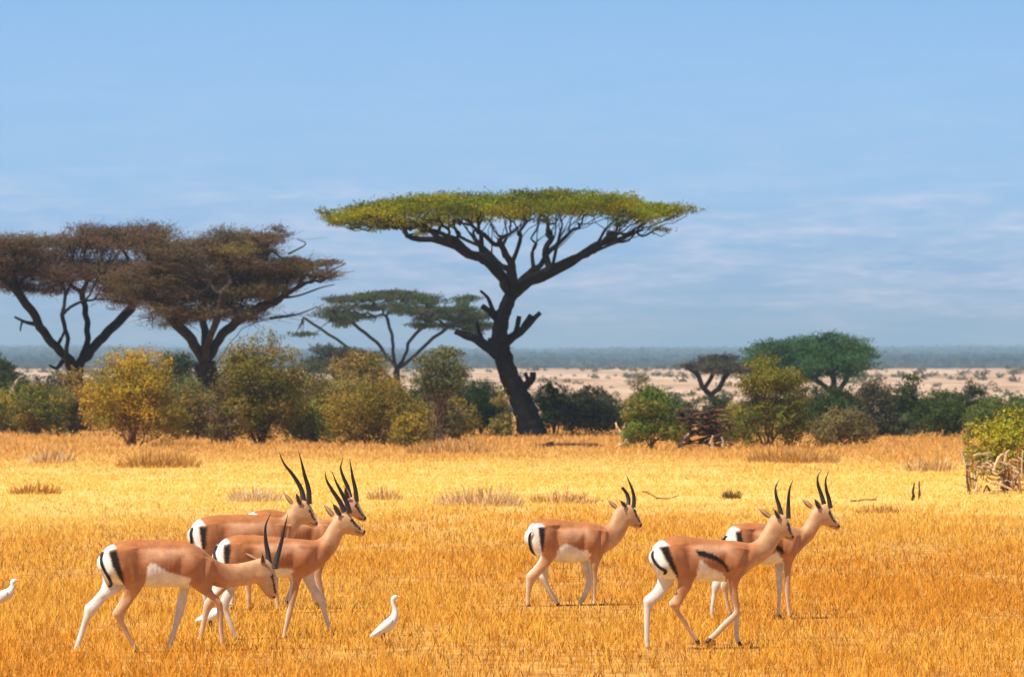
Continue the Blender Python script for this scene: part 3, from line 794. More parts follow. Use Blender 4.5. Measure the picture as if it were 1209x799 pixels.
G.append(dict(x0=825, g=767, yaw=20, xrump=778, xchest=883, ytop=634, ybot=687, label='front right gazelle with a thick black side stripe and a bent foreleg, striding',
    body=[(771, 650, 771, 668, .075), (776, 641.5, 776, 678, .115), (785, 636.5, 785, 683, .13), (797, 633, 797, 685, .14), (812, 634, 812, 686, .145), (830, 636.3, 829, 686.7, .145), (847, 638, 845, 687, .14), (862, 639, 860, 688, .13), (876, 641, 874, 684, .115),
          (886, 642, 887, 673, .095), (894, 639, 903, 664, .072), (901, 630.5, 914, 652, .058), (907, 620.5, 921, 641, .052), (912, 611.5, 923, 637.5, .053), (920, 608.5, 925, 637.5, .056), (927.5, 610.5, 928.5, 638.2, .053), (932.8, 618, 931.5, 639.5, .043), (936, 627.5, 934, 640.2, .032), (938.8, 633.5, 936.7, 640.3, .023)],
    legs=[('hind_near', [(776, 645, 812, 642, 0), (782, 656, 822, 658, 0), (790, 668, 823, 672, 0), (797, 681, 819, 685, 0), (799.5, 691, 815, 695, 0), (796, 702, 808, 705, 0), (789.5, 712, 802.5, 715, 0), (794.5, 720, 801.5, 721, 0), (800.5, 729, 806.5, 728, 0), (808, 740, 813, 739, 0), (815, 750, 819.5, 748.5, 0), (820, 757, 824.5, 755.5, 0)]),
          ('hind_far', [(771, 655, 796, 658, 0), (774, 672, 797, 675, 0), (776, 687, 794.5, 690, 0), (769.5, 698, 786, 700, 0), (760.3, 706.5, 773, 713, 0), (760, 717, 768.5, 719, 0), (760, 730, 767, 730.5, 0), (760.3, 743, 766.5, 743, 0), (760.5, 756, 766, 756, 0), (761.5, 764, 767, 764, 0)]),
          ('fore_near_lift', [(858, 646, 886, 650, 0), (856, 664, 884, 668, 0), (858, 680, 875, 684, 0), (860, 694, 871, 695, 0), (863.5, 708, 872, 708, 0), (866, 718, 873, 718, 0), (865.5, 723.5, 872.5, 727, 0), (858.5, 730.5, 864, 736, 0), (850.5, 738.5, 855.5, 743.5, 0), (843, 746.5, 847.5, 751.5, 0), (836.5, 752, 840, 757.5, 0)]),
          ('fore_far', [(856, 670, 874, 672, 0), (860.5, 690, 869.5, 690, 0), (864, 708, 871, 708, 0), (867, 724, 873.5, 724, 0), (868, 738, 873.3, 738, 0), (868.3, 752, 873, 752, 0), (870, 761, 875.5, 760.5, 0)])],
    belly=[(818, 700), (820, 685), (823, 672), (826, 661), (831, 665), (840, 672), (853, 677), (856, 688), (856, 700)],
    rump=[(755, 632), (780, 637), (790, 644), (779, 645), (783, 655), (790, 668), (797, 679), (799.5, 687), (797, 698), (790, 700), (782, 705), (755, 700)],
    black=[([(778, 645), (788, 644), (792, 655), (796, 666), (800, 677), (799.5, 682), (793, 673), (784, 659)], 1.6),
           ([(820, 649.5), (829, 650), (841, 654), (852, 660.5), (858.5, 668), (861, 674), (858.5, 676.5), (853, 668), (844, 662), (832, 658.5), (824, 656)], 1.2)],
    neck=((884, 660), (913, 625)), head=((913, 620), (935, 635)), eye=(932.3, 620.5), nose=(938, 635.5), cheek=[(932.5, 620.5), (933.5, 627), (936, 632)], brow=[(933.5, 617), (936, 624.5), (938.3, 631)], mouth=[(937.5, 638), (929, 635.5)],
    horn_near=[(932.5, 613.5), (932.3, 600), (932.7, 588), (934.3, 577), (938, 567.5)], horn_far=[(924.5, 610), (921.5, 598), (918, 586), (918, 576), (922.5, 567.5)], hl=0.07, horn_r=0.020,
    ear_near=((922, 614), (913.5, 600.5), 6), ear_far=((911, 612), (895.5, 600.5), 6),
    tail=[(772, 650), (770.5, 656), (773, 663), (779, 669), (785, 673), (783, 677)]))

G.append(dict(x0=905, g=729, yaw=20, xrump=862, xchest=945, ytop=615, ybot=663, label='rear right gazelle, body partly behind the striding one, looking to the right',
    body=[(858, 630, 858, 646, .07), (863, 621.5, 863, 655, .11), (870, 616.5, 871, 660, .125), (882, 614.5, 883, 663, .135), (898, 615.5, 898, 664, .14), (915, 617, 914, 664, .14), (930, 618, 929, 661, .125), (941, 621, 940, 653, .105),
          (948, 620.5, 950, 643, .078), (953.5, 612.5, 960.5, 634, .06), (959, 602.5, 967.5, 622, .052), (964, 596.5, 970.5, 618.5, .053), (971, 594, 973.5, 618.5, .055), (978, 595.5, 979, 620, .052), (983, 603, 983, 622, .042), (987.5, 611, 986.5, 623.5, .032), (991, 615.5, 989.5, 624, .026), (993, 618.5, 991.5, 623, .02)],
    legs=[('hind_near', [(862, 622, 892, 622, 0), (864, 642, 892, 645, 0), (862, 660, 884, 664, 0), (857, 675, 870, 678, 0), (850, 687, 859.5, 689.5, 0), (853, 698, 858.5, 698.5, 0), (856, 710, 860, 710, 0), (859.5, 722, 863.5, 722, 0)]),
          ('hind_far', [(858, 636, 882, 640, 0), (855, 658, 874, 662, 0), (847, 673, 861, 676, 0), (840.5, 686, 850, 690, 0), (840, 698, 845.5, 698.5, 0), (838.5, 710, 843, 710, 0), (838, 720, 842, 720, 0), (840, 727, 844, 727, 0)]),
          ('fore_near', [(920, 628, 946, 630, 0), (920, 644, 943, 648, 0), (924, 658, 936, 661, 0), (925, 670, 933.5, 671, 0), (926, 682, 932.8, 682, 0), (926.5, 692, 932.8, 693, 0), (928, 704, 932.2, 704, 0), (929.5, 716, 933.3, 716, 0), (930.5, 725, 934.5, 725, 0)]),
          ('fore_far', [(912, 645, 930, 650, 0), (915, 662, 926, 664, 0), (916.5, 676, 924.5, 678, 0), (917.5, 690, 924, 691, 0), (918.5, 702, 922.8, 702, 0), (918, 714, 921.8, 714, 0), (917.5, 725, 921.5, 725, 0)])],
    belly=[(888, 675), (890, 660), (895, 654), (905, 654), (917, 649), (921, 655), (924, 664), (920, 675)],
    rump=[(840, 612), (864, 618), (873, 622), (868, 626), (870, 640), (868, 655), (862, 665), (850, 682), (840, 680)],
    black=[([(867, 625.5), (874, 623.5), (876, 636), (875, 650), (871, 648), (869, 636)], 1.2),
           ([(893, 632), (899, 632), (912, 637), (922, 643), (926, 649), (923, 652), (915, 645), (902, 640), (893, 638)], 1.2)],
    neck=((938, 640), (962, 610)), head=((962, 608), (990, 619)), eye=(980.8, 603.5), nose=(992, 619.5), cheek=[(981, 604), (983.5, 609.5), (988, 615)], brow=[(982.8, 602.5), (986, 608.5), (990, 614.5)], mouth=[(991.5, 621.5), (982, 619)],
    horn_near=[(981.8, 598), (979.5, 586), (976.5, 575), (976, 564), (980, 553.5)], horn_far=[(974.5, 593.5), (971, 581.5), (967.5, 571), (967, 561.5), (971.5, 553)], hl=0.06, horn_r=0.022,
    ear_near=((969.5, 599), (961, 585), 6.5), ear_far=((960, 597.5), (946.5, 586), 5.5),
    tail=[(859, 630), (855, 634), (850, 637)] , tail_free=[]))

for sp_ in G:
    gazelle(sp_)
# ---------------------------------------------------------------- cattle egrets
def egret(spec):
    f = Frame(spec['x0'], spec['g'], spec['yaw'])
    s = f.s
    mb = MB()
    V, q, t = loft(f, spec['body'], 0.0, nseg=20, per=6, expo=2.0, capr=0.4); mb.add(V, q, t)
    me, V, _a = voxel(mb, 0.0045, 6)
    P = f.back(V)
    c = np.ones((len(V), 3)) * 0.80
    hx, hy = spec['crown']
    c = mixc(c, (0.72, 0.60, 0.42), 0.35 * np.clip((2.2 - np.linalg.norm(P - np.array((hx, hy)), axis=1)) / 1.5, 0, 1))
    set_cols(me, c)
    X = wx(spec['x0'], f.Y)
    root = empty('cattle_egret', (X, f.Y, float(ground_z(X, f.Y))), f.yaw)
    tag(root, spec['label'], 'egret', 'white egrets in the grass')
    link('body', me, M['feather'], root)
    bv = BVHTree.FromPolygons([Vector(v) for v in V], [tuple(p.vertices) for p in me.polygons])
    # folded wings
    for sg in (1, -1):
        wb = MB(); nr = 14
        A, B = spec['wing']
        ctr = []
        for k in range(nr):
            u = k / (nr - 1)
            px = A[0] + (B[0] - A[0]) * u; py = A[1] + (B[1] - A[1]) * u
            hh = spec['wing_h'] * math.sin(min(1, (u * 0.9 + 0.12)) * math.pi) ** 0.7 * (1 - 0.35 * u) + 0.15
            lat = spec['wing_lat'] * (1 - 0.75 * u ** 1.6)
            ctr.append((px, py, hh, lat))
        rows = [(a, b - h_, a, b + h_, 0.012) for a, b, h_, l in ctr]
        V2, q, t = loft(f, rows, np.array([sg * l for *_, l in ctr]), nseg=14, per=2, capr=0.3)
        wb.add(V2, q, t, (0.78, 0.78, 0.78)); wb.build('wing', M['feather'], root)
    # bill
    b0, b1 = spec['bill']
    bb = MB(); bb.tube([f.p(*b0), (f.p(*b0) + f.p(*b1)) / 2 + np.array((0, 0, 0.001)), f.p(*b1)], [0.0085, 0.006, 0.001], 8, (0.80, 0.42, 0.08)); bb.build('bill', M['horn'], root)
    for sg in (1, -1):
        p_ = f.p(*spec['eye'], sg * 0.012); eb = MB()
        eb.tube([p_ + (0, -0.004, 0), p_, p_ + (0, 0.004, 0)], [0.0015, 0.0035, 0.0015], 8, (0.05, 0.04, 0.02)); eb.build('eye', M['eye'], root)
    for k, (hx, hy, fx) in enumerate(spec['legs']):
        sg = 1 if k == 0 else -1
        lb = MB(); a = f.p(hx, hy, sg * 0.02); b = f.p(fx, f.g - 1, sg * 0.03); m_ = (a + b) / 2 + np.array((0.008, 0, 0))
        lb.tube([a, m_, b], [0.008, 0.005, 0.004], 7, (0.10, 0.10, 0.06))
        for an in (-0.5, 0, 0.5, math.pi):
            lb.tube([b, b + np.array((math.cos(an) * 0.035, math.sin(an) * 0.03, 0.0))], [0.004, 0.002], 5, (0.10, 0.10, 0.06))
        lb.build('leg', M['horn'], root)


egret(dict(x0=452, g=762, yaw=8, label='white egret standing upright with raised neck in the middle of the grass',
    body=[(436.5, 751, 439, 753.5, .008), (441, 745.5, 446, 751.5, .022), (447.5, 739, 454, 748.5, .038), (454, 733, 461, 744.5, .048), (459, 729, 467, 738.5, .045), (462, 725, 470, 729, .032), (463.2, 719.5, 469.5, 721, .018), (461.7, 713, 466.7, 714, .0145), (461.2, 708, 466.5, 709.5, .015), (464, 703.3, 467.3, 708.7, .017), (468, 702.8, 469, 707, .014)],
    wing=((463, 733), (441, 749.5)), wing_h=4.6, wing_lat=0.044, crown=(466, 703.5), bill=((469.5, 704.6), (475, 706.3)), eye=(468.2, 704.3), legs=[(453, 746, 455), (450, 748, 451)]))
egret(dict(x0=0, g=722, yaw=8, label='white egret at the left edge of the picture, partly cut off, neck drawn in',
    body=[(-20, 714, -18, 717, .008), (-14, 706, -10, 716, .028), (-6, 699, -2, 713, .045), (3, 696, 7, 709, .048), (9, 693.5, 15, 702.5, .036), (11.8, 690, 17.5, 694, .022), (11.7, 686.5, 17, 689.5, .017), (14.5, 683.2, 18, 688, .018), (18.5, 683, 19.5, 686.5, .013)],
    wing=((9, 700), (-17, 713.5)), wing_h=5.5, wing_lat=0.044, crown=(17, 683.5), bill=((19.5, 684.6), (24, 686)), eye=(18.5, 684.4), legs=[(-2, 712, -1), (-4, 712, -4)]))
egret(dict(x0=247, g=746, yaw=12, label='white egret crouching low behind the forelegs of the grazing gazelle',
    body=[(230.5, 731, 232, 733.5, .01), (235, 727.5, 237, 733.5, .026), (241, 723.5, 243, 733, .042), (247, 720, 249, 732, .05), (253, 717, 256, 730, .048), (258, 716.5, 260.5, 725, .032), (262, 716.5, 263.5, 721.5, .019), (265.5, 714, 268.5, 717.5, .016), (268, 711, 271.5, 715, .017), (272, 711.5, 272.5, 714.5, .013)],
    wing=((256, 724), (234, 731.5)), wing_h=4.8, wing_lat=0.045, crown=(269.5, 711.5), bill=((272.5, 712.8), (277.5, 714.5)), eye=(271.3, 712.4), legs=[(249, 731, 250), (247, 731, 246)]))
# ---------------------------------------------------------------- foliage tools
def leaf_quads(C, Nn, L, Wd, rg):
    """rhombic leaves centred on C with random orientation; Nn bias normals"""
    n = len(C)
    a = rg.normal(size=(n, 3)); a /= np.linalg.norm(a, axis=1)[:, None]
    nn = rg.normal(size=(n, 3)) * 0.7 + Nn; nn /= np.linalg.norm(nn, axis=1)[:, None]
    a = a - (a * nn).sum(1)[:, None] * nn; a /= np.linalg.norm(a, axis=1)[:, None] + 1e-9
    b = np.cross(nn, a)
    l = (L * rg.uniform(0.6, 1.4, n))[:, None]; w_ = (Wd * rg.uniform(0.6, 1.4, n))[:, None]
    V = np.stack([C - a * l / 2, C + b * w_ / 2 + a * l * 0.05, C + a * l / 2, C - b * w_ / 2 + a * l * 0.05], 1).reshape(-1, 3)
    q = np.arange(n * 4).reshape(-1, 4)
    return V, q


def crown_mesh(lobes, n_total, L, Wd, pal, rg, sprig=0.25, shell=0.55, nb=0.9):
    """lobes (k,6): cx,cy,cz,rx,ry,rz ; pal: list of colours picked per lobe"""
    lobes = np.asarray(lobes, float)
    wgt = lobes[:, 3] * lobes[:, 4] + lobes[:, 3] * lobes[:, 5]
    wgt /= wgt.sum()
    pal = np.asarray(pal, float)
    VV, CC = [], []
    for lb, wg in zip(lobes, wgt):
        n = int(n_total * wg) + 8
        d = rg.normal(size=(n, 3)); d /= np.linalg.norm(d, axis=1)[:, None]
        d[:, 2] = np.where((d[:, 2] < -0.3) & (rg.random(n) < 0.6), -d[:, 2], d[:, 2])
        # sub clumps: leaves gather round random directions
        kcl = max(6, n // 60)
        cd = rg.normal(size=(kcl, 3)); cd /= np.linalg.norm(cd, axis=1)[:, None]
        which = rg.integers(0, kcl, n)
        cr_ = rg.uniform(0.55, 1.18, kcl)
        dd = cd[which] * 1.0 + rg.normal(size=(n, 3)) * 0.26
        use = rg.random(n) < 0.7
        d = np.where(use[:, None], dd / np.linalg.norm(dd, axis=1)[:, None], d)
        r = shell + (1 - shell) * rg.random(n) ** 0.6
        r = r * np.where(use, cr_[which], 1.0)
        ns = int(n * sprig)
        if ns:
            ks = max(3, ns // 9)
            sdv = rg.normal(size=(ks, 3)); sdv[:, 2] = np.abs(sdv[:, 2]) * 0.8 + 0.1; sdv /= np.linalg.norm(sdv, axis=1)[:, None]
            wk = rg.integers(0, ks, ns)
            d[:ns] = sdv[wk] + rg.normal(size=(ns, 3)) * 0.05
            r[:ns] = rg.uniform(0.8, 1.0, ns) + rg.random(ns) * (rg.uniform(0.1, 0.5, ks)[wk])
        C = lb[:3] + d * r[:, None] * lb[3:6]
        C = C + rg.normal(size=C.shape) * L * 0.4
        V, q = leaf_quads(C, d * nb + np.array((0, 0, 0.25)), L, Wd, rg)
        base = pal[rg.integers(0, len(pal))] * 0.6 + pal[rg.integers(0, len(pal))] * 0.4
        clc = rg.uniform(0.6, 1.35, kcl)[which]
        c = base[None] * (clc * rg.uniform(0.82, 1.18, n))[:, None]
        c = c * (1 + rg.normal(size=(n, 1)) * np.array((0.10, 0.0, -0.10)))
        VV.append(V); CC.append(np.repeat(np.clip(c, 0.004, 0.9), 4, 0))
    V = np.vstack(VV)
    return new_mesh('crown', V, np.arange(len(V)).reshape(-1, 4), np.vstack(CC))


def wobble(P, amp, rg):
    P = np.array(P, float)
    P[1:-1] += rg.normal(size=P[1:-1].shape) * amp
    return P


# ---------------------------------------------------------------- bushes
def bush(name, label, x0, x1, top, base, pal, seed, cat='bush', group=None, nl=16, leafpx=4.2, dens=3.6, depth=0.8, shape=1.0,
         bark=(0.16, 0.10, 0.07), sprig=0.25, stems=6, low=0.02, open_=1.0, part='foliage'):
    rg = np.random.default_rng(seed)
    if x1 < 560 and x1 - x0 > 50: x0 -= 7; x1 += 7
    Y = dist_of(base) if base > 465 else 620
    s = F / Y
    X = wx((x0 + x1) / 2, Y); R = (x1 - x0) / 2 / s; Hh = (base - top) / s
    lobes = []
    for k in range(nl):
        a = rg.uniform(0, 2 * np.pi); rr = math.sqrt(rg.uniform(0, 1)) * 0.8
        env = Hh * (1 - (rr) ** 2.6 * 0.5 * shape)
        rl = rg.uniform(0.27, 0.46) * min(R, Hh * 0.75) * open_
        zt = rg.uniform(0.25, 1.0) ** 0.7 * env
        if k < nl * 0.45: zt = env * rg.uniform(0.88, 1.0)
        z = max(zt - rl * 0.8, low * Hh + rl * 0.45)
        lobes.append((math.cos(a) * rr * (R - rl * 0.6), math.sin(a) * rr * R * depth, z, rl * rg.uniform(1.0, 1.4), rl * rg.uniform(0.9, 1.3), rl * rg.uniform(0.65, 0.95)))
    # make sure the sides and the top are reached
    rl = 0.3 * min(R, Hh * .7)
    lobes += [(-R + rl, 0, Hh * rg.uniform(.3, .5), rl, rl, rl), (R - rl, 0.1, Hh * rg.uniform(.3, .5), rl, rl, rl), (rg.uniform(-.25, .25) * R, 0, Hh - rl * .8, rl * 1.2, rl, rl * .85),
              (-.45 * R, -R * .5, Hh * .28, rl * 1.2, rl, rl), (.4 * R, -R * .5, Hh * .3, rl * 1.2, rl, rl)] if low < .3 else []
    if low < 0.3:
        lobes += [(rg.uniform(-.75, .75) * R, rg.uniform(-.5, .3) * R, Hh * (low + rg.uniform(.08, .5)), rl * 1.35, rl, rl * .95) for _ in range(20)]
    L = leafpx / s; Wd = L * 0.5
    leafpx = leafpx * 0.70; L = leafpx / s; Wd = L * 0.5
    n = int(dens * (x1 - x0) * (base - top) / (leafpx * leafpx * 0.25) * 1.2)
    n = min(n, 44000)
    gz = float(ground_z(X, Y))
    root = empty(name, (X, Y, gz)); tag(root, label, cat, group)
    me = crown_mesh(lobes, n, L, Wd, pal, rg, sprig=sprig)
    link(part, me, M['leaf'], root)
    mb = MB()
    order = rg.permutation(len(lobes))[:stems]
    for k in order:
        lb = lobes[k]
        p0 = np.array((rg.normal() * 0.08 * R, rg.normal() * 0.08 * R, -0.08)); p3 = np.array(lb[:3]) + (0, 0, lb[5] * 0.3)
        pts = catmull(wobble([p0, p0 * 0.6 + p3 * 0.2 + (0, 0, Hh * 0.12), p0 * 0.2 + p3 * 0.62 + (0, 0, Hh * 0.04), p3], 0.04 * Hh, rg), 4)
        r0 = 0.013 * Hh * rg.uniform(0.7, 1.3)
        cc = np.array(bark) * rg.uniform(0.8, 1.25)
        mb.tube(pts, np.linspace(r0, r0 * 0.2, len(pts)), 6, cc)
        for _ in range(3):
            i0 = rg.integers(4, len(pts) - 2); dv = rg.normal(size=3) * 0.35 * R * np.array((1, 1, .5)) + (0, 0, 0.15 * Hh)
            mb.tube(catmull(wobble([pts[i0], pts[i0] + dv * .5, pts[i0] + dv], .03 * Hh, rg), 3), np.linspace(r0 * .4, r0 * .1, 7), 5, cc)
    mb.build('stem', M['bark'], root)
    return root


YEL = [(0.48, 0.32, 0.025), (0.38, 0.28, 0.03), (0.52, 0.32, 0.03), (0.24, 0.21, 0.03)]
OLV = [(0.16, 0.15, 0.025), (0.25, 0.20, 0.03), (0.10, 0.11, 0.022), (0.31, 0.21, 0.035)]
GOL = [(0.31, 0.22, 0.035), (0.24, 0.20, 0.03), (0.38, 0.24, 0.04), (0.16, 0.15, 0.03)]
GRN = [(0.09, 0.14, 0.025), (0.13, 0.17, 0.025), (0.065, 0.11, 0.025), (0.18, 0.19, 0.03)]
BRT = [(0.16, 0.22, 0.025), (0.22, 0.26, 0.03), (0.11, 0.17, 0.03)]
DRK = [(0.035, 0.070, 0.022), (0.055, 0.09, 0.024), (0.025, 0.045, 0.02), (0.075, 0.10, 0.025)]
DGY = [(0.075, 0.08, 0.045), (0.10, 0.09, 0.05), (0.055, 0.065, 0.038)]
BRN = [(0.20, 0.13, 0.07), (0.26, 0.17, 0.08), (0.17, 0.13, 0.07)]
FRT = 'bushes along the edge of the grass'
BKG = 'dark scrub behind the golden bushes'
bush('leafy_bush', 'low green and yellow bush at the left edge below the brown acacia', -22, 62, 446, 513, GRN + YEL[:1] + GOL[:1], 1, group=FRT)
bush('leafy_bush', 'mixed orange, brown and green bush between the left edge bush and the golden one', 48, 118, 436, 514, [(0.46, 0.30, 0.05), (0.20, 0.18, 0.05), (0.16, 0.12, 0.05), (0.2, 0.2, 0.05)], 2, group=FRT)
bush('leafy_bush', 'bright golden yellow bush with bare reddish stems at its foot', 99, 212, 409, 527, YEL, 3, group=FRT, nl=20, low=0.07, bark=(0.30, 0.15, 0.08), stems=9, sprig=0.35)
bush('leafy_bush', 'darker green bush just right of the golden yellow one', 178, 248, 442, 511, [(0.13, 0.16, 0.05), (0.10, 0.13, 0.045), (0.2, 0.19, 0.05)], 4, group=FRT)
bush('leafy_bush', 'tall olive green bush with dark trunk, the highest in the left half', 258, 358, 389, 525, OLV, 5, group=FRT, nl=26, low=0.04, bark=(0.07, 0.05, 0.04), stems=8)
bush('leafy_bush', 'thin brownish shrub at the left foot of the tallest olive bush', 240, 285, 446, 527, BRN + OLV[:1], 6, group=FRT, nl=9, dens=2.4)
bush('leafy_bush', 'low yellow green bush right of the tallest olive bush', 335, 400, 468, 524, [(0.26, 0.27, 0.05), (0.2, 0.22, 0.045)], 7, group=FRT)
bush('leafy_bush', 'broad bush with orange brown top left of the slender grey green tree', 378, 470, 411, 516, [(0.34, 0.22, 0.06), (0.30, 0.27, 0.05), (0.24, 0.22, 0.05), (0.36, 0.20, 0.07)], 8, group=FRT, nl=20)
bush('leafy_bush', 'wide golden olive bush standing furthest forward in the middle thicket', 383, 508, 446, 527, GOL, 9, group=FRT, nl=24)
bush('leafy_bush', 'small yellow bush at the foot of the slender grey green tree', 462, 512, 484, 529, YEL[:2] + GOL, 10, group=FRT, nl=9)
bush('slender_tree', 'slender grey green small tree with open stems left of the big acacia', 479, 551, 401, 524, [(0.15, 0.17, 0.07), (0.20, 0.19, 0.07), (0.13, 0.14, 0.06)], 11, cat='tree', nl=15, low=0.52, stems=11, dens=2.2, bark=(0.14, 0.09, 0.07), part='crown')
bush('leafy_bush', 'dark brown green bush under the slender grey green tree', 488, 545, 462, 521, [(0.14, 0.12, 0.05), (0.19, 0.15, 0.06)], 12, group=FRT, nl=10)
bush('leafy_bush', 'dark green bush directly left of the big acacia trunk', 532, 603, 449, 513, DRK + GRN[:1], 13, group=FRT)
bush('leafy_bush', 'small upright yellowish shrub touching the big acacia trunk', 579, 604, 460, 517, [(0.32, 0.26, 0.07), (0.25, 0.24, 0.06)], 14, group=FRT, nl=7, stems=4)
bush('leafy_bush', 'dark green bush directly right of the big acacia trunk', 629, 684, 446, 513, DRK, 15, group=FRT)
bush('leafy_bush', 'grey brown green bush between the dark one and the bright round one', 662, 737, 453, 514, DGY + [(0.13, 0.13, 0.06)], 16, group=FRT)
bush('leafy_bush', 'thin sparse bush rising above the bright green round one', 738, 776, 434, 508, [(0.14, 0.14, 0.07), (0.18, 0.15, 0.08)], 17, group=FRT, nl=8, dens=1.2)
bush('leafy_bush', 'compact bright green round bush right of the big acacia', 734, 805, 456, 532, BRT + GRN[:1] + [(0.30, 0.24, 0.04)], 18, group=FRT, nl=18, dens=4.2, shape=0.6, low=0.05)
bush('leafy_bush', 'tall rounded olive bush right of the brown deadwood heap', 861, 953, 418, 530, [(0.19, 0.19, 0.025), (0.26, 0.22, 0.03), (0.12, 0.13, 0.022)], 19, group=FRT, nl=24, dens=4.2, shape=0.7)
bush('leafy_bush', 'low yellowish bush at the left foot of the tall rounded olive one', 838, 886, 476, 524, [(0.27, 0.24, 0.05), (0.2, 0.2, 0.05)], 20, group=FRT, nl=8)
bush('leafy_bush', 'low brown olive dome shaped bush near the right end', 952, 1036, 480, 528, [(0.20, 0.165, 0.06), (0.24, 0.185, 0.07), (0.15, 0.13, 0.05)], 21, group=FRT, nl=18, shape=0.9, low=0.05)
# green wall at the right
bush('scrub', 'grey brown scrub bush above the low brown dome', 1000, 1066, 446, 517, DGY + [(0.13, 0.11, 0.06)], 22, group=BKG)
bush('scrub', 'dark bush with two thin tops right of the grey brown scrub', 1052, 1100, 440, 512, DRK, 23, group=BKG, nl=10)
bush('scrub', 'wide green bush in the middle of the right hand thicket', 1072, 1152, 458, 518, GRN + DRK, 24, group=BKG)
bush('scrub', 'small dark treetop bush left of the bright green one at the right edge', 1130, 1168, 450, 507, DRK, 25, group=BKG, nl=8)
bush('scrub', 'brighter green rounded bush at the right edge behind the dead branches', 1137, 1230, 463, 520, [(0.13, 0.18, 0.04), (0.17, 0.2, 0.045), (0.10, 0.15, 0.04)], 26, group=BKG, nl=18)
bush('scrub', 'pale grey green low bush below the wide green one', 1040, 1090, 488, 517, [(0.16, 0.17, 0.09), (0.12, 0.14, 0.07)], 27, group=BKG, nl=8)
bush('scrub', 'dark low bush beneath the right green umbrella tree', 905, 1022, 450, 512, DRK, 28, group=BKG)
bush('scrub', 'dark low bush behind the tall rounded olive one on its left', 818, 872, 466, 511, DRK + DGY, 29, group=BKG)
bush('scrub', 'low dark scrub between the big trunk and the bright round bush', 690, 748, 470, 510, DRK, 30, group=BKG)
bush('scrub', 'dark grey green bush behind the gap right of the golden yellow bush', 176, 246, 414, 500, DGY + DRK, 31, group=BKG)
bush('scrub', 'dark green bush at the far left edge beside the leaning dead trunk', -28, 22, 414, 500, DRK, 32, group=BKG)
bush('scrub', 'dull green scrub behind the mixed orange bush on the left', 20, 112, 440, 502, DGY, 33, group=BKG)
bush('scrub', 'dark scrub mass behind the tallest olive bush on its right', 326, 396, 436, 503, DRK + DGY, 34, group=BKG)
bush('scrub', 'dark green scrub behind the slender grey green tree', 455, 560, 440, 503, DRK, 35, group=BKG)
bush('scrub', 'dark scrub behind the left foot of the tallest olive bush', 222, 300, 432, 503, DRK + DGY, 36, group=BKG)
bush('scrub', 'dark olive scrub behind the broad orange topped bush', 392, 470, 430, 505, DGY + OLV[2:3], 37, group=BKG)
bush('scrub', 'dim green scrub filling in between golden bush and darker green bush', 120, 200, 446, 505, DGY, 38, group=BKG)

bush('thin_shrub', 'thin dead shrub with bare grey twigs right of the tallest olive bush', 352, 384, 440, 522, [(0.22, 0.18, 0.10), (0.15, 0.12, 0.07)], 161, cat='shrub', nl=8, dens=.9, stems=9)
bush('leafy_bush', 'olive bush filling the gap between the left edge bush and the mixed orange one', 14, 74, 450, 515, OLV + GRN[:1], 170, group=FRT, nl=14)
bush('leafy_bush', 'brownish olive bush between the darker green bush and the tallest olive one', 200, 266, 452, 519, [(0.16, 0.13, 0.03), (0.22, 0.16, 0.04), (0.12, 0.12, 0.03)], 171, group=FRT, nl=14)
bush('leafy_bush', 'golden brown bush behind the low yellow green one right of the tallest bush', 334, 400, 446, 517, [(0.26, 0.18, 0.035), (0.2, 0.16, 0.03), (0.13, 0.12, 0.03)], 172, group=FRT, nl=14)
bush('leafy_bush', 'dull olive bush between the slender tree and the dark green trunk side bush', 512, 566, 464, 518, OLV, 173, group=FRT, nl=12)
THK = 'low dark thicket behind the bush line'
for k_, (a_, b_, t_, bs_, lb_) in enumerate([(-45, 60, 434, 506, 'low dark thicket at the left edge behind the green and yellow bush'), (80, 200, 434, 504, 'low dark thicket behind the bright golden yellow bush'),
        (226, 300, 438, 503, 'low dark thicket between the thick brown acacia trunk and the tallest olive bush'), (292, 392, 434, 504, 'low dark thicket behind the tallest olive bush'),
        (372, 480, 440, 505, 'low dark thicket behind the wide golden olive bush'), (520, 602, 446, 505, 'low dark thicket behind the big acacia trunk'), (640, 730, 462, 505, 'low dark thicket behind the grey brown green bush'),
        (728, 842, 470, 505, 'low dark thicket behind the bright round bush and the deadwood heap'), (868, 980, 464, 506, 'low dark thicket behind the tall rounded olive bush'),
        (975, 1090, 462, 507, 'low dark thicket behind the grey brown scrub on the right'), (1082, 1190, 462, 507, 'low dark thicket behind the wide green bush on the right'), (1170, 1260, 460, 508, 'low dark thicket at the right edge behind the brighter green bush')]):
    bush('thicket', lb_, a_, b_, t_, bs_, DRK + DGY, 130 + k_, cat='thicket', group=THK, nl=18, shape=.5, depth=.4, stems=5, dens=3.0)

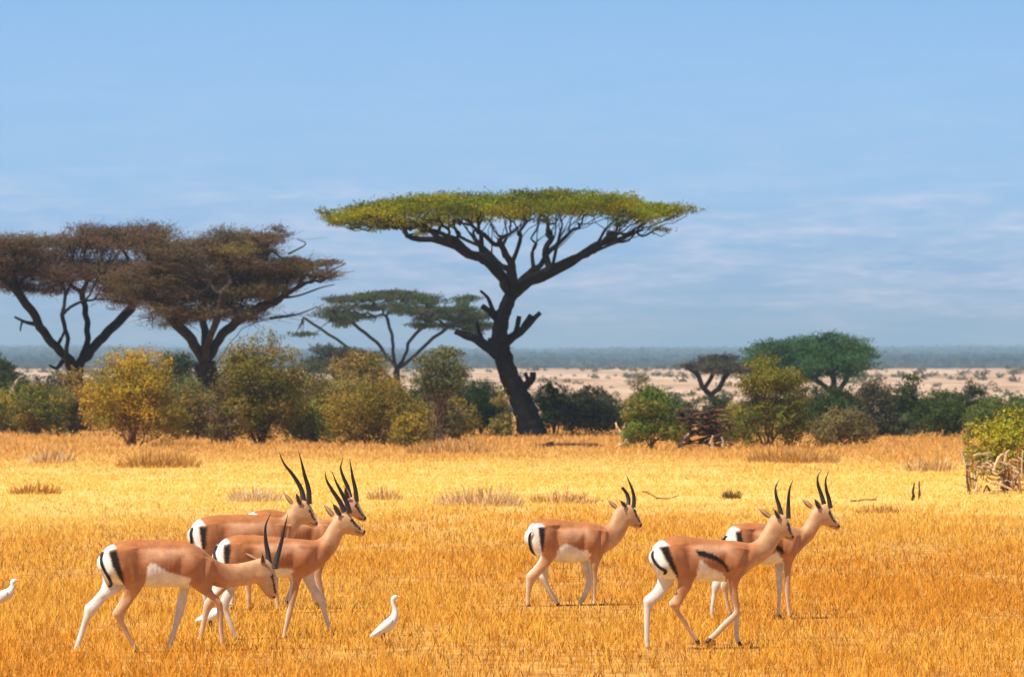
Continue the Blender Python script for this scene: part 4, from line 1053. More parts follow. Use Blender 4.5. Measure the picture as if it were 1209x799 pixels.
# ---------------------------------------------------------------- trees
def fan(P, par, k0, targets, rg, frac=0.36, rise=0.0, wob=0.06, depth=0):
    """split the targets into groups again and again; each group gets a limb that starts at node k0"""
    p = P[k0]; n = len(targets)
    if n == 0: return
    if n == 1 or depth > 9:
        for t in targets[:1] if n == 1 else targets[:2]:
            d = t - p; L = np.linalg.norm(d); m = max(2, int(L / 0.45)); cur = k0
            for q in range(1, m + 1):
                u = q / m
                pt = p + d * u + np.array((0, 0, -1)) * rise * L * math.sin(u * math.pi) + rg.normal(size=3) * wob * 0.8 * (q < m)
                P.append(pt); par.append(cur); cur = len(P) - 1
        return
    dirs = targets - p; dirs = dirs / (np.linalg.norm(dirs, axis=1)[:, None] + 1e-9)
    k = 3 if (n > 30 and rg.random() < .5) or (n > 5 and rg.random() < 0.22) else 2
    feat = dirs * 3 + targets * 0.35
    C = feat[rg.choice(n, k, replace=False)]
    for _ in range(7):
        lab = ((feat[:, None] - C[None]) ** 2).sum(2).argmin(1)
        for q in range(k):
            if (lab == q).any(): C[q] = feat[lab == q].mean(0)
    if len(np.unique(lab)) < 2: lab = np.arange(n) % 2
    for q in range(k):
        g_ = targets[lab == q]
        if not len(g_): continue
        c = g_.mean(0); d = c - p; L = np.linalg.norm(d)
        f_ = frac * rg.uniform(.75, 1.3) if len(g_) > 1 else 1.0
        if len(g_) == 1: fan(P, par, k0, g_, rg, frac, rise, wob, depth + 1); continue
        e_ = p + d * f_; m = max(2, int(L * f_ / 0.45)); cur = k0
        for u in range(1, m + 1):
            t_ = u / m
            pt = p + (e_ - p) * t_ + np.array((0, 0, -1)) * rise * L * f_ * math.sin(t_ * math.pi) + rg.normal(size=3) * wob
            P.append(pt); par.append(cur); cur = len(P) - 1
        fan(P, par, cur, g_, rg, frac, rise, wob, depth + 1)


def big_tree(name, label, cat, x0, Y, trunk, limbs, lobes, attr_n, leaf_n, leaf, pal, bark, seed, r_tip=0.012, expo=2.35,
             extra=None, group=None, sprig=0.12, twigs=0, shell=0.3, nb=0.5, att_z=(-0.5, 0.3), frac=0.36, rise=0.05, wob=0.06, **_k):
    """trunk: px,py,width_px ; limbs: (trunk index, radius px, [(px,py,depth m)...]) ; lobes: cx,cy,depth(m),rx px,ry m,rz px"""
    rg = np.random.default_rng(seed); s = F / Y
    X0 = wx(x0, Y); gz = float(ground_z(X0, Y))
    root = empty(name, (X0, Y, gz)); tag(root, label, cat, group)

    def w(px, py, dep=0.0): return np.array(((px - x0) / s, dep, H - gz + (HY - py) / s))
    mb = MB()
    tp = catmull([(*w(a, b), c / 2 / s) for a, b, c in trunk], 5)
    tp[1:-1, :3] += rg.normal(size=(len(tp) - 2, 3)) * 0.015
    V, q, t = tube(tp[:, :3], tp[:, 3] * (1 + 0.03 * np.sin(np.arange(len(tp)) * 1.7)), 18)
    ang = np.arctan2(V[:, 1] - np.interp(V[:, 2], tp[:, 2], tp[:, 1]), V[:, 0] - np.interp(V[:, 2], tp[:, 2], tp[:, 0]))
    off_ = 1 + 0.07 * np.sin(ang * 5 + V[:, 2] * 1.1) + 0.05 * np.sin(ang * 9 - V[:, 2] * 2)
    cx_ = np.stack([np.interp(V[:, 2], tp[:, 2], tp[:, 0]), np.interp(V[:, 2], tp[:, 2], tp[:, 1]), V[:, 2]], 1)
    V = np.column_stack([cx_[:, 0] + (V[:, 0] - cx_[:, 0]) * off_, cx_[:, 1] + (V[:, 1] - cx_[:, 1]) * off_, V[:, 2]])
    mb.add(V, q, t, bark)
    P = []; par = []; seedR = {}; ends = []
    for start, rad, pts in limbs:
        a = w(trunk[start][0], trunk[start][1])
        P_ = catmull([a] + [w(*p_) for p_ in pts], 3)
        i0 = len(P)
        for k_, q in enumerate(P_):
            P.append(q + rg.normal(size=3) * 0.03 * (k_ > 0)); par.append(i0 + k_ - 1 if k_ else -1)
        seedR[i0] = rad / s; ends.append((len(P) - 1, i0 + len(P_) // 2))
    LB = []
    for cx, cy, dp, rx, ry, rz in lobes:
        c = w(cx, cy, dp); LB.append((c[0], c[1], c[2], rx / s, ry, rz / s))
    LB = np.array(LB)
    wt = LB[:, 3] * LB[:, 4]; wt /= wt.sum()
    k = rg.choice(len(LB), attr_n, p=wt)
    d = rg.normal(size=(attr_n, 3)); d /= np.linalg.norm(d, axis=1)[:, None]; d *= rg.random((attr_n, 1)) ** 0.4
    d[:, 2] = rg.uniform(att_z[0], att_z[1], attr_n)
    A = LB[k, :3] + d * LB[k, 3:6] * 0.92
    # each target goes to the limb that points at it best
    E = np.array([P[e_[0]] for e_ in ends]); Bq = np.array([P[e_[1]] for e_ in ends]); dr = E - Bq; dr /= np.linalg.norm(dr, axis=1)[:, None]
    v = A[:, None] - E[None]; L_ = np.linalg.norm(v, axis=2); cosv = (v * dr[None]).sum(2) / (L_ + 1e-9)
    cost = L_ * (1.35 - cosv)
    lab = cost.argmin(1)
    for li, (e0, e1) in enumerate(ends):
        fan(P, par, e0, A[lab == li], rg, frac, rise, wob)
    P = np.array(P); par = np.array(par)
    n = len(P); r = np.zeros(n); ch = [[] for _ in range(n)]
    for i_ in range(n):
        if par[i_] >= 0: ch[par[i_]].append(i_)
    for i_ in range(n - 1, -1, -1): r[i_] = (sum(r[c] ** expo for c in ch[i_])) ** (1 / expo) if ch[i_] else r_tip
    # scale every limb so that it starts with the radius asked for
    lim = np.zeros(n, int)
    for i_ in range(n): lim[i_] = i_ if par[i_] < 0 else lim[par[i_]]
    for k0, R_ in seedR.items():
        m = lim == k0; f_ = R_ / r[k0]; r[m] = np.where(r[m] > r_tip * 1.01, r_tip + (r[m] - r_tip) * max(0.2, (R_ - r_tip) / (r[k0] - r_tip + 1e-6)), r_tip)
    stack = [(k_, -1) for k_ in range(n) if par[k_] < 0]
    while stack:
        k_, p_ = stack.pop(); chain = ([p_] if p_ >= 0 else []) + [k_]; cur = k_
        while ch[cur]:
            cs = sorted(ch[cur], key=lambda c: -r[c])
            for c in cs[1:]: stack.append((c, cur))
            chain.append(cs[0]); cur = cs[0]
        if len(chain) < 2: continue
        pts = P[chain]; rr = r[chain].copy()
        if p_ >= 0: rr[0] = min(rr[0], rr[1] * 1.3)
        if len(pts) > 3:
            pp = catmull(np.column_stack([pts, rr]), 2); pts = pp[:, :3]; rr = np.maximum(pp[:, 3], r_tip * .5)
        rr[-1] *= .4
        mb.tube(pts, rr, 9 if rr[0] > 4 * r_tip else 4, np.array(bark) * rg.uniform(0.85, 1.15), cap=rr[0] > 4 * r_tip)
    if extra:
        for pts, r0, r1 in extra:
            q = catmull(wobble([w(*p_) for p_ in pts], 0.03, rg), 5)
            mb.tube(q, np.linspace(r0, r1, len(q)) / s * (1 + 0.06 * np.sin(np.arange(len(q)))), 9, bark)
    mb.build('trunk', M['bark'], root)
    if leaf_n:
        me = crown_mesh(LB, leaf_n, leaf, leaf * 0.5, pal, rg, sprig=sprig, shell=shell, nb=nb)
        link('crown', me, M['leaf'], root)
    if twigs:
        tb = MB(); tips = np.array([i_ for i_ in range(n) if not ch[i_]])
        for i_ in rg.choice(tips, twigs):
            p0 = P[i_] - (P[i_] - P[par[i_]]) * rg.uniform(0, 2.5); dv = rg.normal(size=3) * np.array((0.5, 0.5, 0.16)) + (P[i_] - P[par[i_]]) * 0.8 + (0, 0, 0.06)
            mid = p0 + dv * .5 + rg.normal(size=3) * 0.06
            tb.tube([p0, mid, p0 + dv], [0.012, 0.009, 0.004], 3, np.array(pal[rg.integers(0, len(pal))]) * 0.8, cap=False)
        tb.build('fine_branches', M['bark'], root, smooth=False)
    return root


# --- the flat-topped acacia
rg = np.random.default_rng(5)
lob = []
Yt = 206.0; st_ = F / Yt; Rt = 6.6
for k in range(95):
    a = k * 2.39996; rr = math.sqrt((k + 0.5) / 95)
    x = math.cos(a) * rr * 205; dp = math.sin(a) * rr * 5.6
    top = 228 + 17 * rr ** 2.4 + (6 if x < -60 else 0) * (-x - 60) / 140 + rg.normal() * 2.8 - (3 if x > 40 else 0) + (4 if -60 < x < 20 else 0)
    if x > 150: top += 3
    thick = rg.uniform(8, 15) * (1 - 0.25 * rr)
    lob.append((598 + x * (1 if x < 0 else .96) + rg.normal() * 4, top + thick * 0.8, dp, rg.uniform(22, 36), rg.uniform(0.7, 1.15), thick))
lob += [(410, 262, -.6, 22, .8, 9), (432, 266, -1.4, 24, .8, 8), (462, 268, -.5, 22, .8, 7), (448, 262, -2.2, 26, .8, 8), (476, 264, -2.6, 26, .8, 8), (520, 262, -1.8, 24, .9, 9), (790, 256, -.6, 20, .7, 7), (760, 262, -1.2, 20, .8, 7), (500, 276, -.8, 12, .5, 4), (395, 257, 0.3, 20, .8, 10), (385, 252, -1, 12, .5, 7), (500, 266, -2.0, 24, .8, 7), (806, 247, .3, 20, .7, 8), (780, 272, -.6, 14, .5, 3.5), (730, 262, -1.0, 16, .5, 5),
        (440, 268, 1, 18, .6, 5), (560, 258, 1, 24, .8, 6), (640, 262, -2, 18, .7, 4)]
big_tree('umbrella_acacia', 'tall flat topped acacia with bright green canopy, the dominant tree in the middle', 'tree', 625, Yt,
         [(629, 517, 38), (625, 500, 31), (617, 478, 27), (607, 458, 24), (599, 438, 21.5), (594, 418, 20), (590, 400, 18.5), (592, 382, 17), (597, 364, 16), (604, 348, 16)],
         [(9, 6.5, [(598, 336, .1), (586, 318, .4), (570, 303, .6)]), (9, 4.6, [(596, 330, -.4), (578, 312, -.9), (560, 302, -1.2)]),
          (9, 7.0, [(618, 336, .0), (640, 326, .2)]), (9, 4.6, [(622, 332, -.5), (650, 318, -1.3)]),
          (9, 4.4, [(602, 333, .6), (600, 318, 1.2)]), (9, 4.6, [(606, 330, -.6), (604, 312, -1.6)]),
          (9, 4.2, [(612, 334, .8), (630, 318, 1.8)])],
         lob, 165, 85000, 0.09, [(0.21, 0.25, 0.012), (0.29, 0.30, 0.014), (0.12, 0.155, 0.012), (0.32, 0.30, 0.02), (0.085, 0.10, 0.015)], (0.018, 0.015, 0.015), 51,
         r_tip=0.015, expo=2.3, sprig=0.10, shell=0.15, att_z=(-1.0, 0.1), frac=0.30, rise=0.03, wob=0.095,
         extra=[([(590, 420), (578, 412), (562, 402), (548, 396), (537, 391)], 7.5, 3.2), ([(577, 411), (571, 403), (566, 392), (563, 379)], 4, 1.8), ([(580, 412), (580, 404), (578, 399)], 4, 2.5),
                ([(593, 384), (584, 374), (577, 366), (569, 361)], 5, 3), ([(585, 374), (581, 360), (575, 351), (567, 343)], 3.2, 1.5),
                ([(595, 405), (606, 396), (617, 388), (628, 378), (638, 369)], 6.5, 2.5), ([(609, 394), (611, 384), (613, 373)], 3.6, 2.8), ([(618, 387), (624, 378), (627, 372)], 4, 3),
                ([(612, 463), (620, 457), (627, 448), (629, 439)], 5.5, 3.5), ([(625, 451), (622, 445), (620, 440)], 3, 2), ([(629, 500), (636, 512), (642, 518)], 9, 4), ([(622, 500), (617, 512), (612, 518)], 8, 4)])

# --- two brown thorn trees on the left
BRC = [(0.15, 0.088, 0.062), (0.19, 0.115, 0.075), (0.115, 0.075, 0.058), (0.18, 0.135, 0.05)]
rg = np.random.default_rng(8)


def pads(boxes, rg, rx=(26, 42), rz=(8, 14)):
    out_ = []
    for x0_, x1_, y0_, y1_, n_, d_ in boxes:
        for _ in range(n_):
            out_.append((rg.uniform(x0_, x1_), rg.uniform(y0_, y1_), rg.uniform(-d_, d_), rg.uniform(*rx), rg.uniform(0.9, 1.5), rg.uniform(*rz)))
    return out_


big_tree('thorn_acacia', 'brown leafed thorn acacia at the far left with a V shaped dark trunk', 'tree', 88, 226.0,
         [(92, 512, 24), (91, 490, 21), (89, 468, 19), (88, 448, 18), (89, 436, 18)],
         [(4, 5.2, [(78, 420, -.2), (62, 405, -.4), (52, 390, -.6), (40, 368, -1.0), (20, 340, -1.2)]), (4, 5.6, [(103, 420, .2), (116, 402, .4), (130, 388, .5), (148, 370, .6), (160, 350, .6), (172, 330, .5)]),
          (3, 3.6, [(94, 425, .6), (100, 400, 1.4), (98, 370, 1.8), (92, 345, 2.0)]), (3, 2.6, [(80, 425, -1), (84, 400, -1.8), (78, 372, -2.3)])],
         pads([(-60, 90, 281, 300, 13, 2.5), (50, 185, 274, 290, 12, 2.5), (-50, 40, 308, 330, 9, 2.2), (0, 110, 300, 326, 13, 2.4), (95, 215, 292, 335, 20, 2.4), (120, 205, 325, 360, 14, 1.8), (30, 100, 318, 336, 6, 2), (95, 180, 269, 278, 6, 1.0), (5, 75, 326, 346, 8, 1.6), (20, 90, 282, 304, 8, 1.2), (130, 230, 318, 350, 9, 1.6)], rg),
         520, 125000, 0.07, BRC, (0.022, 0.017, 0.015), 61, r_tip=0.016, expo=2.3, twigs=5000, shell=0.1,
         extra=[([(55, 398), (45, 385), (32, 380), (17, 374)], 3.5, 1.2), ([(27, 378), (25, 386), (24, 391)], 1.6, .8), ([(66, 410), (74, 395), (77, 384)], 2.5, 1), ([(75, 425), (66, 434), (58, 431)], 3, 1.2)])
rg = np.random.default_rng(9)
big_tree('thorn_acacia', 'larger brown thorn acacia with a thick trunk and bare twigs trailing out to the right', 'tree', 252, 221.0,
         [(252, 514, 30), (250, 490, 27), (247, 465, 25), (245, 445, 24), (242, 428, 24)],
         [(4, 6.2, [(233, 412, -.2), (222, 395, -.3), (205, 378, -.5), (188, 362, -.5), (170, 345, -.3)]), (4, 5.6, [(252, 412, .3), (262, 395, .5), (278, 380, .8), (300, 366, 1.0), (325, 356, 1.0)]),
          (4, 4.6, [(241, 405, .8), (238, 380, 1.5), (240, 350, 2.0), (245, 325, 2.0)]), (4, 4.2, [(246, 408, -1), (258, 380, -2), (268, 345, -2.5)]), (3, 3.6, [(260, 420, .5), (275, 400, 1), (290, 385, 1.3), (318, 376, 1.5), (345, 368, 1.6)])],
         pads([(185, 300, 276, 300, 18, 2.6), (185, 310, 298, 350, 26, 2.6), (270, 338, 310, 348, 14, 2.0), (150, 215, 315, 350, 8, 1.8), (190, 310, 340, 380, 20, 2.0)], rg)
         + pads([(285, 335, 270, 298, 9, 1.8), (320, 350, 290, 330, 6, 1.6), (345, 392, 305, 345, 8, 1.4)], rg, rx=(14, 24), rz=(2.5, 6)),
         640, 140000, 0.07, BRC + [(0.20, 0.16, 0.05), (0.15, 0.13, 0.05)], (0.045, 0.031, 0.026), 62, r_tip=0.016, expo=2.3, twigs=6500, shell=0.1,
         extra=[([(325, 356), (345, 345), (370, 330), (408, 311)], 2.2, .6), ([(330, 352), (352, 350), (380, 340), (395, 336)], 1.6, .5), ([(340, 300), (360, 290), (350, 282)], 1.2, .4), ([(318, 376), (350, 372), (375, 362)], 1.6, .5), ([(320, 295), (345, 312), (380, 318)], 1.3, .4)])

# --- green umbrella trees further off
UGR = [(0.085, 0.12, 0.055), (0.07, 0.10, 0.05), (0.10, 0.125, 0.06), (0.095, 0.10, 0.065)]
rg = np.random.default_rng(10)
big_tree('umbrella_acacia', 'grey green many stemmed umbrella acacia behind the big tree on its left', 'tree', 462, 330.0,
         [(468, 490, 12), (468, 470, 10), (468, 450, 8), (469, 436, 7)],
         [(3, 2.0, [(456, 420, -.5), (445, 405, -1), (425, 388, -1.5), (405, 372, -2)]), (3, 2.0, [(464, 415, .5), (462, 395, 1), (455, 372, 1)]), (3, 2.0, [(478, 420, .3), (485, 400, .6), (500, 385, .8), (515, 372, .8)]),
          (3, 2.0, [(484, 424, -.5), (505, 405, -1), (530, 385, -1.5)]), (2, 1.6, [(440, 430, -.5), (410, 408, -1), (380, 388, -1.5), (360, 376, -2)])],
         pads([(390, 465, 350, 366, 9, 3.5), (425, 490, 344, 352, 7, 3.0), (480, 562, 350, 368, 13, 3.5), (385, 440, 366, 384, 7, 3), (490, 570, 364, 386, 14, 3.0), (530, 575, 376, 392, 5, 2), (440, 500, 358, 370, 4, 3)], rg, rx=(13, 26), rz=(3, 6)) + [(555, 393, 0, 16, 1.2, 4), (357, 395, 0, 22, 1.0, 3)],
         230, 40000, 0.13, UGR, (0.035, 0.032, 0.032), 63, r_tip=0.018, expo=2.3, step=0.4, kill=0.5, infl=14, shell=0.15)
rg = np.random.default_rng(12)
big_tree('umbrella_acacia', 'green mound shaped acacia on the right with a high rounded crest', 'tree', 985, 330.0,
         [(984, 492, 13), (984, 478, 11), (985, 466, 10)],
         [(2, 3.4, [(983, 450, 0), (980, 432, 0), (976, 418, 0)]), (2, 3, [(995, 455, .5), (1005, 440, 1), (1015, 425, 1)]), (2, 3, [(970, 455, -.5), (950, 438, -1), (920, 425, -1)])],
         pads([(895, 985, 404, 430, 22, 3.0), (885, 950, 412, 436, 12, 3.0), (955, 1010, 397, 418, 12, 3.0), (975, 1028, 412, 434, 11, 2.5), (900, 1010, 430, 448, 14, 2.5), (925, 1000, 402, 430, 9, 3.0)], rg, rx=(16, 26), rz=(6, 10)),
         150, 60000, 0.12, [(0.06, 0.135, 0.04), (0.075, 0.155, 0.05), (0.05, 0.11, 0.04)], (0.02, 0.02, 0.02), 64, r_tip=0.018, step=0.4, kill=0.5, infl=14, shell=0.2)
rg = np.random.default_rng(13)
big_tree('umbrella_acacia', 'small dark grey acacia with leaning trunk left of the tall rounded olive bush', 'tree', 852, 300.0,
         [(853, 492, 9), (848, 478, 8), (838, 466, 7), (830, 458, 6)],
         [(3, 3, [(826, 448, 0), (822, 440, 0), (812, 434, 0)]), (2, 3, [(850, 458, .5), (856, 446, 1), (862, 436, 1)]), (3, 2.6, [(838, 448, -.8), (842, 436, -1.2)])],
         pads([(812, 860, 428, 438, 10, 2.2), (828, 858, 422, 428, 5, 1.6), (850, 885, 430, 440, 5, 2.0)], rg, rx=(14, 24), rz=(4, 6)),
         120, 14000, 0.11, [(0.085, 0.085, 0.065), (0.07, 0.075, 0.055), (0.10, 0.09, 0.07)], (0.022, 0.02, 0.02), 65, r_tip=0.014, step=0.36, kill=0.45, infl=12, shell=0.15)
rg = np.random.default_rng(14)
big_tree('umbrella_acacia', 'dark low domed acacia below the grey green many stemmed one', 'tree', 402, 290.0,
         [(402, 494, 9), (402, 475, 8), (400, 458, 7)],
         [(2, 3, [(396, 445, 0), (388, 434, 0)]), (2, 3, [(408, 445, .5), (420, 434, 1)]), (2, 3, [(401, 440, -.8), (402, 428, -1)])],
         pads([(370, 440, 418, 430, 12, 2.5), (385, 425, 412, 420, 5, 2.0), (365, 400, 430, 450, 5, 2.0)], rg, rx=(16, 24), rz=(6, 8)),
         90, 16000, 0.12, [(0.075, 0.08, 0.06), (0.09, 0.10, 0.06)], (0.022, 0.02, 0.02), 66, r_tip=0.014, step=0.36, kill=0.45, infl=12, shell=0.2)

# woodland far out on the slope: nobody could count these trees
rg = np.random.default_rng(21)
nt_ = 30000; yw = 3200 + 7300 * rg.random(nt_) ** 1.2; xw = rg.uniform(-1, 1, nt_) * 0.14 * yw
dn = fbm(xw / 170, yw / 330, 4, 61) + .06 * (yw < 4300); kp = dn + rg.uniform(-.07, .07, nt_) > 0.50 + .07 * sstep(6000, 9500, yw)
xw, yw = xw[kp], yw[kp]; zw = np.where(yw > 3300, slope_z(xw, yw), ground_z(xw, yw)); hw_ = rg.uniform(4, 9.5, len(xw)) * (.8 + .5 * (yw > 6000))
nn_ = 12; d = rg.normal(size=(len(xw), nn_, 3)); d /= np.linalg.norm(d, axis=2)[..., None]; d[..., 2] = np.abs(d[..., 2])
C = np.stack([xw, yw, zw], 1)[:, None] + d * rg.random((len(xw), nn_, 1)) ** .5 * (hw_[:, None, None] * np.array((1.3, 1.3, .85)))
V, q = leaf_quads(C.reshape(-1, 3), d.reshape(-1, 3), 6.5, 4.5, rg)
c_ = np.array([(0.045, 0.06, 0.035), (0.07, 0.075, 0.045), (0.035, 0.05, 0.035)])[rg.integers(0, 3, len(xw))]
tag(link('far_woods', new_mesh('far_woods', V, q, np.repeat(c_, nn_ * 4, 0)), M['leaf']), kind='stuff')

# tiny scrub scattered over the pale plain: one uncountable cover
rg = np.random.default_rng(20)
VV = []; CC = []
nsc = 5200
yy = np.exp(rg.uniform(math.log(330), math.log(3300), nsc)); xx = rg.uniform(-1, 1, nsc) * (30 + 0.17 * yy)
keep = fbm(xx / 60, yy / 90, 3, 3) + rg.uniform(-.18, .18, nsc) > 0.47
for x, y in zip(xx[keep], yy[keep]):
    hh = rg.uniform(0.2, 0.8) if y < 900 else rg.uniform(0.4, 1.5) * (1 + (y > 2300) * .8)
    n = 34; d = rg.normal(size=(n, 3)); d /= np.linalg.norm(d, axis=1)[:, None]; d[:, 2] = np.abs(d[:, 2])
    C = np.array((x, y, float(ground_z(x, y)))) + d * rg.random((n, 1)) ** .5 * np.array((hh * 1.1, hh * 1.1, hh))
    V, q = leaf_quads(C, d, hh * 0.5, hh * 0.35, rg); VV.append(V)
    base = np.array([(0.14, 0.12, 0.06), (0.22, 0.17, 0.09), (0.09, 0.10, 0.05)][rg.integers(0, 3)])
    CC.append(np.repeat(base[None] * rg.uniform(.7, 1.3, (n, 1)), 4, 0))
V = np.vstack(VV)
tag(link('far_scrub', new_mesh('far_scrub', V, np.arange(len(V)).reshape(-1, 4), np.vstack(CC)), M['leaf']), kind='stuff')
# ---------------------------------------------------------------- dead wood
def heap(name, label, cat, px, base, items, seed, group=None):
    """items: px0,py0,px1,py1,r_px,bend,depth0,depth1,colour"""
    rg = np.random.default_rng(seed); Y = dist_of(base); s = F / Y
    X = wx(px, Y); gz = float(ground_z(X, Y))
    mb = MB()
    for a, b, c, d, r, bend, d0, d1, col in items:
        A = np.array(((a - px) / s, d0, (base - b) / s)); B = np.array(((c - px) / s, d1, (base - d) / s))
        m = (A + B) / 2 + np.array((rg.normal() * .02, 0, bend / s)); q = (A * .72 + B * .28) + (0, 0, bend * .7 / s) + rg.normal(size=3) * .3 * r / s
        pts = catmull([A, q, m, B], 6)
        rr = np.linspace(r, r * .45, len(pts)) / s * (1 + .12 * rg.normal(size=len(pts)))
        mb.tube(pts, rr, 8, np.array(col) * rg.uniform(.8, 1.2))
    o = mb.build(name, M['deadwood']); o.location = (X, Y, gz)
    return tag(o, label, cat, group)


RED = (0.42, 0.17, 0.06); PAL = (0.62, 0.44, 0.27); DKB = (0.045, 0.025, 0.018); GRY = (0.45, 0.36, 0.30); MID = (0.12, 0.062, 0.036)
rg = np.random.default_rng(40)
# bush with dead branches, right edge
bush('leafy_bush', 'yellow green bush at the right edge nearest the viewer, growing out of dead branches', 1141, 1236, 483, 579, [(0.46, 0.40, 0.03), (0.32, 0.31, 0.03), (0.50, 0.38, 0.05), (0.22, 0.24, 0.02)], 70, group=FRT, nl=24, leafpx=5.5, dens=3.8, low=0.24, stems=14, bark=(0.34, 0.2, 0.11), sprig=.4)
bush('leafy_bush', 'thin yellowish shrub standing left of the yellow green bush at the right edge', 1136, 1160, 492, 577, [(0.42, 0.34, 0.08), (0.3, 0.28, 0.06)], 71, group=FRT, nl=8, leafpx=4.5, dens=1.5, low=.35, stems=4, bark=(0.4, 0.26, 0.15))
it = []
for k in range(80):
    x = rg.uniform(1138, 1228); y = rg.uniform(540, 580); a = rg.uniform(-.5, .6) if rg.random() < .6 else rg.uniform(.9, 1.9); L = rg.uniform(6, 26)
    y1 = min(y - abs(math.sin(a)) * L * (1 if rg.random() < .75 else -.4), 581)
    it.append((x, y, x + math.cos(a) * L * rg.choice([-1, 1]), y1, rg.uniform(.5, 1.6), rg.uniform(-2, 8), rg.uniform(-1.1, 1), rg.uniform(-1.1, 1), [PAL, RED, PAL, MID, GRY][rg.integers(0, 5)]))
it += [(1141, 582, 1139, 548, 2.0, 0, -.6, -.5, MID), (1148, 582, 1149, 568, 2.4, 0, -.9, -.9, PAL), (1200, 582, 1196, 535, 1.6, 0, -1, -1, RED), (1206, 582, 1202, 530, 1.5, 0, -1, -1, PAL), (1190, 575, 1188, 541, 1.4, 0, -1, -1.1, RED),
       (1162, 567, 1190, 577, 2.0, 2, -1.2, -1.2, PAL), (1168, 555, 1182, 534, 2, 8, -1, -.9, PAL), (1182, 545, 1188, 530, 2, 5, -.8, -.8, PAL), (1145, 537, 1168, 533, 1.6, 0, -.9, -.6, PAL)]
heap('dead_branches', 'tangle of pale dead branches around the foot of the bush at the right edge', 'branches', 1183, 582, it, 41)
it = []
for k in range(95):
    x = rg.uniform(797, 850); y = rg.uniform(484, 530); L = rg.uniform(8, 34); a = rg.normal() * .3
    it.append((x, y, min(x + math.cos(a) * L, 868), min(y + math.sin(a) * L, 530), rg.uniform(0.6, 2.6), rg.uniform(-2, 3), rg.uniform(-1.2, .8), rg.uniform(-1.2, .8), [DKB, MID, DKB, MID, (0.14, 0.07, 0.04)][rg.integers(0, 5)]))
it += [(838, 532, 840, 514, 2.5, 0, -1.3, -1.3, PAL), (800, 528, 812, 512, 2.0, 2, -1.3, -1, PAL), (852, 528, 850, 516, 2, 0, -1.2, -1.2, GRY)]
heap('deadwood_heap', 'heap of dark brown fallen trunks left of the tall rounded olive bush', 'deadwood', 832, 531, it, 42)
heap('broken_branch', 'pale forked broken branch standing left of the bright green round bush', 'branch', 735, 529, [(742, 529, 733, 512, 2.2, 2, 0, 0, PAL), (733, 513, 727, 499, 1.6, 2, 0, .1, PAL), (734, 514, 738, 500, 1.3, 1, 0, .1, PAL), (728, 527, 746, 524, 1.6, 2, -.2, 0, PAL)], 43)
heap('leaning_trunk', 'pale broken trunk leaning at the left edge among dark bushes', 'trunk', 6, 512, [(2, 514, 10, 470, 5, 2, 0, 0, MID), (10, 472, 23, 446, 4, 3, 0, .1, (0.3, 0.22, 0.17)), (8, 476, -10, 462, 3, 2, 0, .2, MID)], 44)
heap('fallen_log', 'low dark log lying in the grass right of the big acacia trunk', 'log', 672, 528, [(632, 527, 706, 524, 2.6, 1, 0, .2, MID), (640, 528, 655, 521, 1.5, 2, -.2, .1, DKB), (688, 527, 712, 526, 2.2, 1, .1, .1, MID)], 45)
heap('fallen_branch', 'reddish curved branch on the pale grass right of the lone centre gazelle', 'branch', 780, 590, [(758, 580, 776, 588, 1.5, 1.5, 0, 0, RED), (775, 588, 802, 585, 1.1, -2, 0, .3, RED)], 46)
heap('fallen_branch', 'thin branch lying left of the two stumps on the right', 'branch', 1020, 592, [(1004, 590, 1036, 589, 1.3, .5, 0, .3, RED), (1032, 590, 1038, 585, 1.1, .5, .3, .3, RED)], 47)
heap('stump', 'dark thin stump, left one of the pair standing in the grass', 'stump', 1078, 590, [(1077, 590, 1079.5, 569, 2.1, 0, 0, 0, DKB)], 48, 'pair of thin stumps')
heap('stump', 'paler reddish thin stump, right one of the pair standing in the grass', 'stump', 1085, 588, [(1084.5, 589, 1085, 567, 1.9, 0, 0, 0, MID)], 49, 'pair of thin stumps')

# ---------------------------------------------------------------- dry tussocks one can tell apart
TG = 'dry tussocks on the pale grass'


def tussock(label, x0, x1, top, base, cols, seed, dens=1.0, green=False):
    rg = np.random.default_rng(seed); Y = dist_of(base); s = F / Y; X = wx((x0 + x1) / 2, Y); R = (x1 - x0) / 2 / s; Hh = (base - top) / s
    n = int(260 * dens * (x1 - x0) / 50)
    a = rg.uniform(0, 2 * np.pi, n); rr = np.sqrt(rg.random(n))
    B = np.stack([np.cos(a) * rr * R * .85, np.sin(a) * rr * R * 1.1, np.zeros(n) - 0.02], 1)
    env = Hh * (1 - 0.5 * rr ** 2) * rg.uniform(.25, 1.1, n) ** 1.3
    dr = np.stack([np.cos(a) * rr * .6 + rg.normal(size=n) * .35, np.sin(a) * rr * .5 + rg.normal(size=n) * .3, np.ones(n)], 1); dr /= np.linalg.norm(dr, axis=1)[:, None]
    T = B + dr * env[:, None]; Md = (B + T) / 2 + rg.normal(size=(n, 3)) * .03
    wd = rg.uniform(.8, 1.5, n)[:, None] / s; sx = np.stack([np.ones(n), rg.normal(size=n) * .5, np.zeros(n)], 1)
    V = np.stack([B - sx * wd * .5, B + sx * wd * .5, Md + sx * wd * .35, Md - sx * wd * .35, T], 1).reshape(-1, 3)
    i_ = np.arange(n)[:, None] * 5
    q = i_ + np.array([[0, 1, 2, 3]]); t = i_ + np.array([[3, 2, 4]])
    c = np.array(cols)[rg.integers(0, len(cols), n)] * rg.uniform(.7, 1.25, (n, 1))
    o = link('tussock', new_mesh('tussock', V, [q, t], np.repeat(c, 5, 0)), M['grass']); o.location = (X, Y, float(ground_z(X, Y)))
    tag(o, label, 'tussock', TG)


